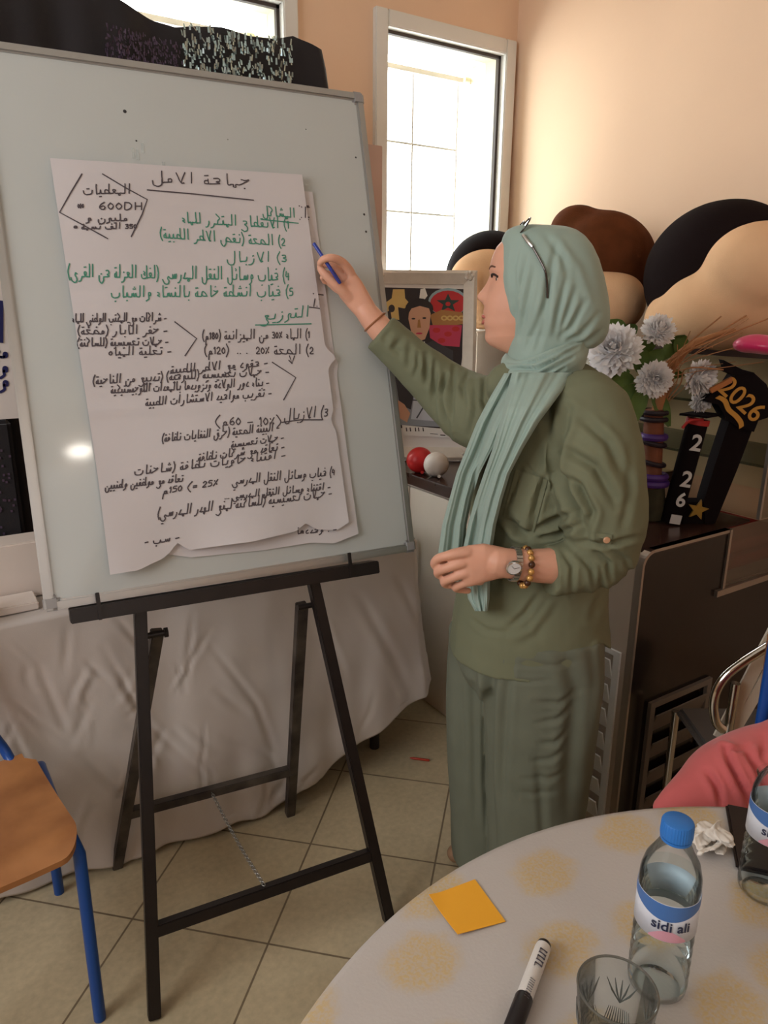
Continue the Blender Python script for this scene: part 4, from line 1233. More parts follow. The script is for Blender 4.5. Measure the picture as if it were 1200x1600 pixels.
# sleeve of the raised arm: cross folds
for (x1, y1, x2, y2, d) in ((612, 500, 600, 556, .002), (628, 512, 622, 575, .004), (642, 524, 640, 592, .005), (655, 530, 655, 612, .006), (668, 540, 668, 632, .007), (680, 545, 682, 655, .007), (694, 552, 700, 690, .009), (712, 560, 712, 690, .006), (730, 572, 726, 640, .006), (745, 590, 742, 690, .008), (760, 585, 768, 660, .006)):
    rj = random.Random(x1); e1, e2 = rj.uniform(0, .35), rj.uniform(.65, 1); BLC.append(([(x1+(x2-x1)*e1+rj.uniform(-3, 3), y1+(y2-y1)*e1), ((x1+x2)/2-6+rj.uniform(-4, 5), (y1+y2)/2), (x2+(x1-x2)*(1-e2)+rj.uniform(-8, 6), y2+(y1-y2)*(1-e2))], rj.uniform(2.8, 5.2), d*rj.uniform(.9, 1.7)))
# near sleeve
BLC += [([(870, 735), (905, 760), (925, 800), (918, 835)], 6, .016), ([(880, 700), (930, 730), (965, 790)], 7, .012), ([(905, 650), (950, 690), (985, 760)], 7, .009), ([(985, 700), (985, 770), (970, 835)], 6, .005),
        ([(900, 846), (950, 850), (1000, 838)], 4, .009), ([(905, 866), (925, 890), (930, 925)], 4, .007), ([(925, 858), (950, 880), (955, 915)], 4, .008), ([(950, 856), (978, 875), (985, 900)], 4, .006), ([(880, 862), (895, 885), (893, 930)], 4, .006), ([(866, 858), (868, 890), (872, 925)], 2.5, .003),
        ([(890, 640), (870, 700), (868, 740), (905, 800), (915, 850)], 7, .024)]
# body of the blouse
BLC += [([(860, 725), (840, 780), (830, 830)], 5, .010), ([(900, 800), (860, 815), (832, 830)], 5, .014), ([(905, 820), (870, 835), (840, 840)], 4, .012), ([(790, 805), (810, 830), (830, 838)], 6, .016), ([(800, 850), (780, 880), (775, 920)], 6, .007),
        ([(845, 925), (820, 960), (790, 985)], 5, .006), ([(870, 930), (830, 985), (800, 1000)], 6, -.004), ([(818, 722), (836, 742), (852, 748)], 2.2, .004), ([(850, 748), (845, 790), (828, 832)], 1.8, .003), ([(815, 730), (800, 770), (790, 800)], 4, .005), ([(855, 620), (860, 680), (872, 730)], 8, .006),
        ([(940, 890), (940, 930), (925, 965)], 6, .008), ([(735, 965), (760, 985), (800, 990)], 4, .004), ([(770, 640), (790, 690), (800, 720)], 6, .005)]
def bl(co, no): return creases(co, no, BLC) + .0014*nz(co, 55, 8) + .0007*nz(co, 140, 2)
blouse = fuse('blouse', S, M_blouse, per, .0045, 5, bl)
# pocket, collar and sleeve tab
def on_blouse(pts, th, name, M, lift=.004, wd=None):
    vs = [P(x, y, D) for x, y, D in pts]
    return vs
from mathutils.bvhtree import BVHTree as _B
def surf(o):
    me = o.data; return _B.FromPolygons([v.co.copy() for v in me.vertices], [tuple(p.vertices) for p in me.polygons])
bb = surf(blouse)
def hit(bvh, x, y, lift=.002, fallback=1.45):
    d = ray(x, y).normalized(); h = bvh.ray_cast(CP, d)
    return (h[0] - d*lift) if h[0] is not None else P(x, y, fallback)
def patch(bvh, quad, nu, nv, lift, th):
    """cloth piece lying on a surface, quad of four picture corners"""
    (a, b, c, d) = quad; g = []
    for j in range(nv+1):
        for i in range(nu+1):
            u, v = i/nu, j/nv
            x = (a[0]*(1-u)+b[0]*u)*(1-v)+(d[0]*(1-u)+c[0]*u)*v; y = (a[1]*(1-u)+b[1]*u)*(1-v)+(d[1]*(1-u)+c[1]*u)*v
            g.append((hit(bvh, x, y, lift), hit(bvh, x, y, lift-th)))
    n = len(g); vs = [p for p, _ in g]+[q for _, q in g]; fs = []
    W = nu+1
    for j in range(nv):
        for i in range(nu):
            k = j*W+i; fs += [(k, k+W, k+W+1, k+1), (n+k, n+k+1, n+k+W+1, n+k+W)]
    rim = list(range(W))+[j*W+nu for j in range(1, nv+1)]+[nv*W+i for i in range(nu-1, -1, -1)]+[j*W for j in range(nv-1, 0, -1)]
    for i in range(len(rim)):
        p, q = rim[i], rim[(i+1) % len(rim)]; fs.append((p, q, q+n, p+n))
    return MB().add(vs, fs)
build('chest_pocket', patch(bb, ((806, 733), (856, 750), (834, 832), (786, 806)), 14, 14, .0035, .003), M_blouse, blouse)
build('sleeve_tab', patch(bb, ((930, 832), (956, 836), (955, 850), (932, 848)), 6, 4, .005, .004), M_blouse, blouse)
c = hit(bb, 948, 844, .007); b = MB().lathe([(.0001, .0028), (.005, .0026), (.0066, .001), (.0066, -.001), (.0001, -.001)], c, 16, -DV)
build('sleeve_button', b, mat('horn_button', (196, 150, 116), .35), blouse)
cuffs = MB()
# --- hijab hood, wrap and the two long ends
HB = MB()
HROW = [(351.5, 822, 868, .02), (354, 806, 884, .04), (360, 792, 899, .058), (370, 786, 912, .072), (385, 782.5, 924, .084), (405, 780, 934, .093), (430, 779, 941, .098), (455, 780, 945, .10), (480, 786, 948, .10), (500, 792, 949, .097), (518, 795, 947, .09), (532, 796, 940, .08), (542, 796, 925, .075)]
rings = []
for y, xl, xr, b_ in HROW:
    c = P((xl+xr)/2, y, 1.62); a = (P(xr, y, 1.62)-P(xl, y, 1.62)).length/2
    r = []
    for j in range(64):
        t = 2*pi*j/64; ct, st = cos(t), sin(t)
        r.append(c + LV*(a*math.copysign(abs(ct)**.85, ct)) + (DV*cos(.10)+LV*0)*(b_*math.copysign(abs(st)**.9, st)))
    rings.append(r)
HB.loft(rings)
HB.loft([ell(P((xl+xr)/2, y, 1.615), (P(xr, y, 1.615)-P(xl, y, 1.615)).length/2, b_, LV, DV, 40) for y, xl, xr, b_ in ((525, 796, 925, .082), (545, 794, 912, .078), (565, 793, 900, .078), (590, 792, 894, .082), (612, 796, 892, .086))])
HC = [([(806, 372), (798, 420), (802, 470), (810, 500)], 3, .003), ([(812, 376), (803, 420), (806, 460), (800, 520)], 3, .004), ([(824, 400), (812, 450), (806, 500), (802, 545)], 3, .0035), ([(835, 420), (822, 480), (812, 530)], 4, .004), ([(852, 470), (838, 510), (822, 548)], 4, .005),
      ([(870, 380), (858, 440), (850, 500), (838, 545)], 5, .006), ([(886, 430), (872, 490), (866, 530)], 4, .005), ([(900, 450), (882, 500), (872, 535)], 4, .005), ([(915, 470), (892, 510), (876, 530)], 4, .006), ([(935, 490), (905, 525), (880, 534)], 4, .005), ([(868, 370), (905, 420), (925, 480)], 6, -.003), ([(850, 365), (878, 400), (890, 440)], 5, .003), ([(942, 515), (915, 535), (890, 540)], 4, .005)]
hij = fuse('hijab', HB, M_hijab, per, .004, 5, lambda co, no: creases(co, no, HC) + .001*nz(co, 70, 6))
# wrap round the neck: three overlapping folds
wc = P(848, 562, 1.61)
def wrap(dy, tilt, ra, rb_, r, fl, name, seed):
    pts = []
    for j in range(40):
        t = 2*pi*j/40
        q = wc + LV*(ra*cos(t)) + DV*(rb_*sin(t)) + ZV*(dy + tilt*cos(t) - .016*max(0, -sin(t)) + .003*sin(3*t+seed))
        pts.append(q)
    return pts
WB = MB()
WB.tube(wrap(.020, .030, .070, .082, .019, 1, '', 0), .019, 16, closed=True)
WB.tube(wrap(.000, .032, .074, .090, .02, 1, '', 1), .020, 16, closed=True)
WB.tube(wrap(-.022, .034, .072, .088, .02, 1, '', 2), .019, 16, closed=True)
WB.tube(wrap(-.040, .036, .066, .078, .02, 1, '', 2), .016, 16, closed=True)
WCR = [([(794, 566), (830, 566), (905, 534)], 2.2, .009), ([(795, 577), (840, 576), (902, 545)], 2.2, .010), ([(797, 588), (838, 590), (895, 558)], 2.2, .010), ([(800, 599), (838, 602), (882, 575)], 2.2, .009), ([(850, 560), (880, 552), (906, 540)], 2, .006)]
fuse('neck_wrap', WB, M_hijab, hij, .0038, 7, lambda co, no: creases(co, no, WCR))
def scarf_end(rows, nf, seed, gap, back):
    """long folded strip: rows of (y, xl, xr); follows the chest surface"""
    rows_s = []
    for i in range(len(rows)-1):
        for k in range(6):
            t = k/6; rows_s.append([a+(b-a)*t for a, b in zip(rows[i], rows[i+1])])
    rows_s.append(list(rows[-1]))
    mb = MB(); rings = []
    NN = 44
    for (y, xl, xr) in rows_s:
        fr = []; bk = []
        for j in range(NN+1):
            u = j/NN; x = xl+(xr-xl)*u
            D = min(surfD(x, y, gap), back)
            f_ = .5+.38*sin(u*nf*2*pi*.8 + seed + y*.006 + .8*sin(y*.011+seed))+.12*sin(u*nf*4.3*pi+seed*3-y*.013)
            edge = min(1, min(u, 1-u)*9)**.5
            fr.append(P(x, y, D-.004-edge*(.005+.013*f_)))
            bk.append(P(x, y, D+.006+.004*f_*0))
        rings.append(fr+bk[::-1])
    mb.loft(rings); return mb
EA_ = scarf_end([(583, 788, 822), (620, 766, 808), (660, 745, 786), (700, 729, 770), (740, 713, 749), (780, 702, 737), (820, 691, 729), (860, 685, 726), (880, 684, 724)], 2.4, .4, .014, 1.53)
build('hanging_end', EA_, M_hijab, hij, angle=80)
EB_ = scarf_end([(582, 800, 900), (620, 790, 872), (660, 780, 842), (700, 770, 818), (740, 756, 797), (780, 742, 785), (820, 731, 775), (860, 723, 769), (900, 727, 766), (935, 731, 765), (955, 742, 762)], 3.2, 1.9, .024, 1.50)
build('hanging_end', EB_, M_hijab, hij, angle=80)

# --- wrist watch and beads on the near wrist, thin bracelet on the far one
def wrist_ring(c, ax, r, k, flat=.85, up=ZV):
    ax = ax.normalized(); x = (up-ax*up.dot(ax)).normalized(); y = ax.cross(x)
    return [c + x*(r*cos(2*pi*i/k)) + y*(r*flat*sin(2*pi*i/k)) for i in range(k)]
ax = (P(850, 884, 1.385)-P(782, 879, 1.37)).normalized()
wcx = P(803, 881, 1.376)
M_chrome = mat('watch_steel', (200, 198, 194), .22, .9)
wt = root('x', wcx, 'l', 'c'); bpy.data.objects.remove(wt)
band = MB()
for q in wrist_ring(wcx, ax, .0335, 30, .92):
    rdir = (q-wcx).normalized(); tdir = ax.cross(rdir)
    band.box(q, (.012, .0058, .003), Matrix((ax, tdir, rdir)).transposed())
watch = build('wristwatch', band, M_chrome, per, smooth=False)
fdir = (-DV*.94-ZV*.30+LV*.05).normalized()
fc = P(803, 887, 1.338)
b = MB(); b.lathe([(.0001, -.004), (.0145, -.004), (.016, -.001), (.0155, .003), (.0135, .0042)], fc, 28, fdir); build('watch_case', b, M_chrome, watch)
b = MB(); b.lathe([(.0001, .0036), (.0134, .0036)], fc, 28, fdir)
tx = ZV.cross(fdir).normalized(); ty = fdir.cross(tx)
build('dial', b, mat('dial_white', (228, 226, 226), .3), watch)
b = MB()
for ang, ln in ((2.3, .008), (.3, .0105)):
    b.beam(fc+fdir*.0041, fc+fdir*.0041+(tx*cos(ang)+ty*sin(ang))*ln, .0009, .0003, fdir)
build('watch_hands', b, mat('hand_black', (30, 30, 32), .4), watch, smooth=False)
beads = [(mat('bead_brown', (74, 44, 26), .3)), (mat('bead_gold', (206, 158, 92), .28, .5))]
bc = P(820, 884, 1.379)
bs = MB().tube(wrist_ring(bc, ax, .0365, 28, .95), .0012, 6, closed=True)
brc = build('bead_bracelet', bs, beads[0], per)
for i, q in enumerate(wrist_ring(bc+ZV*-.003, ax, .0372, 17, .95)):
    build('bead', MB().ball(q, .0068, 14, 10), beads[1 if i % 3 else 0], brc)
bs = MB().tube(wrist_ring(P(586, 503, 1.80), (P(600, 520, 1.797)-P(572, 487, 1.80)), .0315, 28, 1.0), .0022, 8, closed=True)
build('thin_bracelet', bs, mat('bracelet_brown', (150, 96, 62), .4), per)

# --- glasses pushed up on the head
M_gl = mat('glasses_frame', (78, 70, 66), .25, .6)
hb = surf(hij)
gl = MB()
tp = [hit(hb, x, y, .004, 1.53) for x, y in ((817, 367), (825, 378), (832, 386), (843, 405), (852, 424), (855, 445), (855, 466))]
gl.tube(smooth_path(tp, 5), .0021, 8)
tp2 = [q + DV*2*((hc-q).dot(DV)) for q in tp]
gl.tube(smooth_path(tp2, 5), .0021, 8)
glass = build('eyeglasses', gl, M_gl, per)
sl = MB(); sl.tube(smooth_path([q-DV*.0012 for q in tp[:3]], 5), .0034, 8); build('silver_hinge', sl, M_chrome, glass)
gc_ = (tp[0]+tp2[0])/2
for sg, q in ((-1, tp[0]), (1, tp2[0])):
    cc = gc_ + DV*sg*.034 + ZV*.006 - LV*.002
    up_ = (ZV*.8+LV*.55).normalized()
    rim = [cc + DV*(.027*cos(2*pi*i/28)) + up_*(.021*sin(2*pi*i/28)+.014) for i in range(28)]
    build('rim', MB().tube(rim, .0016, 8, closed=True), M_gl, glass)
    build('lens', MB().lathe([(.0001, 0), (1, 0)], (0, 0, 0), 28) if 0 else MB().add(rim, [tuple(range(28))]), glassmat('lens_glass', (190, 186, 180), .2), glass, smooth=False)

# --- the blue pen in her hand
p0 = P(490, 380, 1.775); p1 = P(532, 443, 1.765)
pr0 = root('pen', (p0+p1)/2, 'blue pen held in the raised hand of the woman against the written sheet', 'pen')
ax = (p1-p0).normalized()
build('barrel', MB().lathe([(.0001, 0), (.0035, 0), (.0042, .002), (.0042, (p1-p0).length-.004), (.003, (p1-p0).length), (.0001, (p1-p0).length)], p0, 14, ax), mat('pen_blue', (40, 58, 150), .3), pr0)
build('pocket_clip', MB().beam(p1-ax*.035-DV*.0048, p1-ax*.003-DV*.0052, .003, .0012, DV), mat('pen_clip', (58, 40, 96), .3), pr0, smooth=False)

# ------------------------------------------------------------------ things behind the whiteboard
def text_mesh(body, size, org, xd, yd, extr=.0006, bend=None, bold=0):
    cu = bpy.data.curves.new('txt', 'FONT'); cu.body = body; cu.size = size; cu.extrude = extr; cu.align_x = 'CENTER'; cu.align_y = 'CENTER'; cu.offset = bold
    cu.resolution_u = 4
    o = bpy.data.objects.new('txt', cu); COL.objects.link(o)
    bpy.context.view_layer.update()
    me = evaluated(o); bpy.data.objects.remove(o)
    mb = MB(); xd = Vector(xd).normalized(); yd = Vector(yd).normalized(); nd = xd.cross(yd); org = Vector(org)
    if bend is None: vs = [org+xd*v.co.x+yd*v.co.y+nd*v.co.z for v in me.vertices]
    else:
        c, r, a0 = bend; vs = []
        for v in me.vertices:
            a = a0 + v.co.x/r; rr = r+v.co.z
            vs.append(Vector(c)+Vector((cos(a)*rr, sin(a)*rr, org.z + v.co.y)))
    mb.add(vs, [tuple(p.vertices) for p in me.polygons]); return mb
M_bcloth = mat('black_drape_cloth', (22, 16, 20), .8, sheen=.15, bump=.2, bscale=300)
BKY = 2.2
prof = [(-90, -70), (-40, -55), (60, -45), (140, -28), (172, -6), (200, 10), (240, 30), (275, 42), (300, 40), (340, 44), (390, 56), (430, 60), (460, 54), (485, 68), (502, 80), (507, 110)]
bk = root('draped_backdrop', (PY(220, 100, BKY).x, BKY+.04, TZ), 'black draped cloth with sequin panels rising above the whiteboard before the left window', 'drape')
K = 90; top = []
for i in range(K+1):
    x = -90+(507+90)*i/K; y = lerp_tab(prof, x); top.append(PY(x, y, BKY))
fr = []
for i, q in enumerate(top):
    col = []
    for j in range(26):
        v = j/25; z = q.z-(q.z-TZ-.002)*v
        rip = .014*sin(i*.55+v*1.2)*(.3+.7*v)+.01*sin(i*.23+2)
        col.append(Vector((q.x, BKY+rip-.03*min(1, v*6)**.5, z)))
    fr.append(col)
mb = MB(); vs = []; 
rings = []
for col in fr:
    back = [Vector((q.x, BKY+.075, q.z-.004)) for q in col]
    rings.append(col+back[::-1])
mb.loft(rings); build('cloth', mb, M_bcloth, bk, angle=70)
M_seq1 = mat('silver_sequins', (176, 200, 205), .18, .85); M_seq2 = mat('violet_sequins', (84, 70, 92), .3, .6)
def sequins(name, poly, n, M, size, seed, Y=BKY-.05):
    rs = random.Random(seed); b = MB(); xs = [p[0] for p in poly]; ys = [p[1] for p in poly]; c = 0
    while c < n:
        x = rs.uniform(min(xs), max(xs)); y = rs.uniform(min(ys), max(ys))
        ins = False; j = len(poly)-1
        for i in range(len(poly)):
            if (poly[i][1] > y) != (poly[j][1] > y) and x < (poly[j][0]-poly[i][0])*(y-poly[i][1])/(poly[j][1]-poly[i][1])+poly[i][0]: ins = not ins
            j = i
        if not ins: continue
        c += 1
        q = PY(x, y, Y-.004+rs.uniform(-.002, .004))
        r = Matrix.Rotation(rs.uniform(-.5, .5), 3, 'Z') @ Matrix.Rotation(rs.uniform(-.7, .5), 3, 'X')
        ln = size*rs.uniform(.8, 1.7); w_ = size*.5
        b.add([q+r@Vector(p) for p in ((-w_, 0, -ln), (w_, 0, -ln), (w_*.8, 0, ln), (-w_*.8, 0, ln))], [(0, 1, 2, 3)])
    o = build(name, b, M, bk, smooth=False); o['kind'] = 'stuff'; return o
sequins('sequin_panel', [(283, 36), (340, 46), (400, 58), (457, 58), (458, 175), (290, 175)], 520, M_seq1, .0055, 2)
sequins('sequin_panel', [(165, 38), (285, 70), (288, 150), (165, 150)], 600, M_seq2, .0034, 4)

bp_ = build('screen_panel', MB().span((1.388, 2.26, .0), (1.452, 2.285, 1.975)), mat('beige_screen_panel', (206, 172, 156), .7, var=.06), None, smooth=False, bevel=.002)
setprops(bp_, 'narrow beige board standing upright just right of the whiteboard before the window frame', 'board')
M_navy = mat('navy_print', (28, 30, 84), .6)
ps = root('placard', (-.05, 2.06, 1.19), 'white placard with navy Arabic letters showing past the left edge of the whiteboard', 'sign')
build('placard_board', MB().span((-.36, 2.05, 1.19), (.232, 2.065, 1.56)), mat('placard_white', (216, 206, 200), .6), ps, smooth=False)
def sign_text(text, xr, y, wpx, h):
    w_, st = write(text); k = wpx/w_; b = MB()
    for s in st: ribbon(b, [PY(xr-a*k, y-q*h, 2.0485) for a, q in s], .0065, Vector((0, -1, 0)))
    build('lettering', b, M_navy, ps, smooth=False)
sign_text('مجلس', 13, 558, 60, 20); sign_text('و', 14, 582, 15, 22); sign_text('و', 15, 604, 16, 22)
build('blue_print', MB().prism([PY(x, y, 2.049) for x, y in ((-60, 462), (5, 470), (5, 536), (-60, 530))], (0, -.001, 0)), M_navy, ps, smooth=False)
st_ = root('covered_stand', (-.05, 2.08, TZ), 'stand wrapped in black sequin cloth under the placard on the white cloth', 'stand')
build('stand_body', MB().span((-.36, 2.04, TZ+.003), (.212, 2.12, 1.188)), M_bcloth, st_, smooth=False, bevel=.01)
b = MB(); rs = random.Random(8)
for i in range(160):
    q = Vector((rs.uniform(-.05, .2), 2.038, rs.uniform(.80, 1.12))); b.add([q+Vector(p) for p in ((-.0025, 0, -.003), (.0025, -.001, -.003), (.0025, -.001, .003), (-.0025, 0, .003))], [(0, 1, 2, 3)])
o = build('sequins', b, M_seq2, st_, smooth=False); o['kind'] = 'stuff'
for i, (x0, x1, y0, y1, z0, z1, lab, c) in enumerate(((-.12, .235, 1.93, 2.02, .755, .90, 'white folded card box leaning behind papers at the left end of the table', (222, 208, 198)), (-.16, .20, 1.84, 1.925, .755, .775, 'stack of white printed papers lying at the left end of the table', (226, 214, 206)))):
    o = build('card_box' if i == 0 else 'paper_stack', MB().span((x0, y0, z0), (x1, y1, z1)), mat('white_card_%d' % i, c, .7), None, smooth=False, bevel=.003)
    setprops(o, lab, 'box' if i == 0 else 'papers')

# ------------------------------------------------------------------ flowers and graduation props on the counter
FD = 2.03
fv = root('flower_arrangement', tuple(P(1020, 815, FD)), 'white artificial chrysanthemums with green leaves in a ribbon-wound stand on the counter', 'flowers')
fv.location.z = CZ
M_rust = mat('rust_wrapping', (128, 74, 50), .7, var=.25, vscale=20); M_purp = mat('purple_ribbon', (76, 44, 120), .45); M_dkrib = mat('dark_ribbon', (34, 22, 34), .5); M_moss = mat('dark_moss_base', (62, 58, 40), .9, var=.4, vscale=30)
M_petal = mat('white_petals', (250, 246, 246), .8); M_leaf = mat('leaf_green', (92, 118, 52), .6, var=.3, vscale=15); M_raff = mat('raffia', (170, 118, 78), .8)
ax0 = P(1018, 812, FD); ax0.z = CZ+.005; ax1 = P(1022, 640, FD)
stem = MB().tube([ax0.lerp(ax1, t) for t in (.0, .33, .36, .6, .8, 1)], [.028, .030, .024, .025, .027, .026], 20)
build('stand_stem', stem, M_rust, fv)
build('base_wrap', MB().tube([ax0.lerp(ax1, t) for t in (0, .12, .3)], [.032, .036, .033], 20), M_moss, fv)
for t, M_, r in ((.34, M_purp, .037), (.40, M_purp, .034), (.52, M_dkrib, .030), (.70, M_dkrib, .031), (.76, M_purp, .030), (.92, M_dkrib, .033), (.98, M_dkrib, .034)):
    c = ax0.lerp(ax1, t); n_ = Vector((.15, -.1, 1)).normalized() if t in (.52, .70) else ZV
    x = (LV-n_*LV.dot(n_)).normalized(); y = n_.cross(x)
    build('ribbon', MB().tube([c+x*(r*cos(a*pi/12))+y*(r*sin(a*pi/12)) for a in range(24)], .010 if M_ is M_purp else .007, 8, closed=True), M_, fv)
def mum(c, R, nrm, seed):
    rs = random.Random(seed); b = MB(); nrm = nrm.normalized()
    x = Vector((1, 0, 0)); x = (x-nrm*x.dot(nrm)).normalized(); y = nrm.cross(x)
    b.ball(c, R*.35, 10, 8)
    for k, (el, n, ln) in enumerate(((-.25, 24, 1.0), (.0, 26, 1.0), (.25, 26, 1.0), (.5, 24, .98), (.75, 20, .94), (1.0, 16, .9), (1.25, 10, .85), (1.45, 5, .8))):
        for i in range(n):
            a = 2*pi*i/n + k*.4 + rs.uniform(-.1, .1); e = el+rs.uniform(-.12, .12)
            d = (x*cos(a)+y*sin(a))*cos(e)+nrm*sin(e); L = R*ln*rs.uniform(.88, 1.06)
            s = d.cross(nrm); s = s.normalized() if s.length > .01 else x
            up = s.cross(d).normalized(); w_ = R*.105
            p = [c+d*R*.15, c+d*L*.5+s*w_*.7+up*.001, c+d*L*.85+s*w_+up*R*.05, c+d*L+up*R*.1, c+d*L*.85-s*w_+up*R*.05, c+d*L*.5-s*w_*.7+up*.001, c+d*L*.6-up*R*.04]
            b.add(p, [(0, 1, 6), (1, 2, 6), (2, 3, 6), (3, 4, 6), (4, 5, 6), (5, 0, 6)])
    return b
for i, (x, y, D, R, dx, dz) in enumerate(((960, 548, 1.98, .074, -.5, .5), (1028, 518, 2.0, .048, .1, .9), (1022, 592, 1.98, .052, -.1, .1), (1093, 590, 2.0, .050, .5, -.1), (940, 575, 2.02, .04, -.8, .1), (1095, 625, 2.02, .036, .4, -.5))):
    build('flower', mum(P(x, y, D), R, -DV+LV*dx+ZV*dz, i), M_petal, fv)
rs = random.Random(12)
for (x, y, ang, L) in ((965, 510, 2.4, .10), (985, 515, 2.0, .09), (1000, 560, 1.6, .10), (1020, 560, 1.2, .10), (1050, 540, 1.1, .11), (1062, 535, 1.4, .08), (975, 590, 2.9, .09), (985, 610, 3.3, .10), (1000, 620, -1.9, .1), (1030, 625, -.9, .09), (965, 580, 3.0, .1), (1045, 580, .6, .08), (990, 540, 2.0, .1), (1010, 540, 1.7, .1)):
    c = P(x, y, 2.03+rs.uniform(-.02, .03)); d = (LV*cos(ang)+ZV*sin(ang)+DV*rs.uniform(-.6, .1)).normalized(); s = d.cross(DV).normalized(); b = MB(); w_ = L*.24
    mid = []; 
    for k in range(7):
        t = k/6; ww = w_*sin(pi*min(1, t*.9+.05))
        cc = c+d*L*(t-.4)+ZV*(-.03*t*t); mid.append((cc-s*ww+DV*-.004*sin(pi*t), cc+DV*.004, cc+s*ww+DV*-.004))
    b.add([q for m_ in mid for q in m_], [(3*k+j, 3*k+j+1, 3*k+j+4, 3*k+j+3) for k in range(6) for j in (0, 1)])
    build('leaf', b, M_leaf, fv, angle=80)
b = MB()
for i in range(16):
    e = P(1060+rs.uniform(-10, 150), 560-rs.uniform(-20, 70), 1.96+rs.uniform(-.04, .05)); a0 = P(1026+rs.uniform(-6, 8), 640, FD)
    mid = P(1050+rs.uniform(-10, 30), 570+rs.uniform(-20, 20), 1.98)
    b.tube(smooth_path([a0, a0.lerp(mid, .6)+LV*.01, mid, e], 6), .0011 if i % 3 else .002, 5)
b.tube(smooth_path([P(1026, 645, FD), P(1040, 590, FD-.02), P(1062, 555, FD-.03), P(1100, 530, FD-.04), P(1150, 515, FD-.05)], 6), [.016]*6+[.015]*6+[.012]*6+[.007]*6+[.002], 10)
build('raffia_strands', b, M_raff, fv)

M_blk = mat('black_card', (24, 18, 20), .85, spec=.1); M_lett = mat('pale_number', (206, 208, 212), .4); M_goldc = mat('gold_card', (196, 146, 66), .4, .3); M_redband = mat('red_band', (170, 30, 30), .5)
nt_ = root('number_tube', tuple(P(1048, 812, 2.0)), 'leaning black cardboard tube with pale numerals and a small red-banded mortarboard', 'decoration'); nt_.location.z = CZ
a0 = P(1048, 812, 2.0); a0.z = CZ+.004; a1 = P(1091, 655, 2.0); axd = (a1-a0).normalized()
build('tube', MB().lathe([(.0001, 0), (.026, 0), (.028, .003), (.028, (a1-a0).length), (.0001, (a1-a0).length)], a0, 28, axd), M_blk, nt_)
build('cap_band', MB().lathe([(.029, 0), (.031, .0), (.031, .015), (.029, .015)], a1-axd*.014, 28, axd), M_redband, nt_)
build('tassel', MB().tube(smooth_path([a1+axd*.004-DV*.03, a1-LV*.035-DV*.03, a1-LV*.05-axd*.02-DV*.03], 5), .004, 8), M_redband, nt_)
build('mortarboard', MB().prism([a1+axd*.010+LV*u+DV*v for u, v in ((-.055, .0), (.0, -.05), (.062, .0), (.006, .05))], axd*.006), M_blk, nt_, smooth=False)
px_ = axd.cross(DV).normalized(); px_ = px_ if px_.dot(LV) > 0 else -px_
for ch_, x, y, s in (('2', 1072, 689, .062), ('2', 1057, 745, .062), ('6', 1045, 776, .055)):
    t = (P(x, y, 2.0)-a0).dot(axd); c = a0+axd*t-DV*.029
    build('numeral', text_mesh(ch_, s, c, px_, axd, .0012, bold=.0012), M_lett, nt_, smooth=False)
c = a0+axd*.012-DV*.029; build('paper_tag', MB().beam(c-axd*.010, c+axd*.016, .03, .002, px_), M_lett, nt_, smooth=False)

sb_ = root('star_box', tuple(P(1090, 815, 2.0)), 'low black box with a gold star standing between the two black props', 'decoration'); sb_.location.z = CZ
c = P(1084, 800, 2.02); c.z = CZ+.032
build('box', MB().box(c, (.075, .05, .062), Matrix((LV, DV, ZV)).transposed()), M_blk, sb_, smooth=False)
c2 = P(1091, 797, 1.96); star = [c2+LV*((.030 if i % 2 == 0 else .013)*sin(i*pi/5+.2))+ZV*((.030 if i % 2 == 0 else .013)*cos(i*pi/5+.2)) for i in range(10)]
build('star', MB().prism(star, DV*.006), mat('gold_star', (150, 122, 52), .35, .3), sb_, smooth=False)

gf = root('graduation_prop', tuple(P(1115, 815, 2.0)), 'tall black graduation prop with gold 2026 and ribbon on its head', 'decoration'); gf.location.z = CZ
GD = 1.99
def cpx(x, y): return (900+x/4, 460+y/4)
def gp(pts, d, th): return MB().prism([P(*cpx(x, y), GD+d) for x, y in pts], DV*th)
pb0 = [(805, 1430), (870, 1432), (1010, 1090), (1120, 800), (960, 790), (870, 1060), (800, 1290)]
pts = [P(*cpx(x, y), GD) for x, y in pb0]; 
for q in pts[:2]: q.z = CZ+.002
build('pillar', MB().prism(pts, DV*.05), M_blk, gf, smooth=False)
build('head', gp([(800, 668), (870, 600), (960, 560), (1000, 500), (1110, 488), (1190, 560), (1230, 650), (1200, 770), (1140, 790), (1112, 860), (1010, 830), (940, 780), (890, 690)], -.012, .05), M_blk, gf, smooth=False)
build('cap', gp([(826, 466), (930, 480), (985, 505), (1120, 490), (1040, 470), (922, 410), (938, 458)], -.02, .03), M_blk, gf, smooth=False)
build('collar', gp([(838, 592), (978, 516), (976, 552), (850, 618)], -.026, .012), mat('orange_collar', (176, 110, 60), .6), gf, smooth=False)
rb_ = smooth_path([Vector((x, y, 0)) for x, y in ((885, 640), (930, 665), (955, 720), (1000, 760), (1030, 800), (1035, 832))], 5)
outl = [(q.x+14, q.y-9) for q in rb_]+[(q.x-14, q.y+9) for q in rb_[::-1]]
build('ribbon', gp(outl, -.016, .003), M_goldc, gf, smooth=False)
x1 = (P(*cpx(1115, 740), GD)-P(*cpx(950, 590), GD)).normalized(); y1 = DV.cross(x1); y1 = y1 if y1.z > 0 else -y1
build('year', text_mesh('2026', .072, P(*cpx(1035, 662), GD-.0145), x1, y1, .001, bold=.0008), M_goldc, gf, smooth=False)
pk = MB(); q = P(1190, 533, 1.90); q.z = TOPZ+.026
pk.ball(q, 1, 20, 14, (.05, .07, .024))
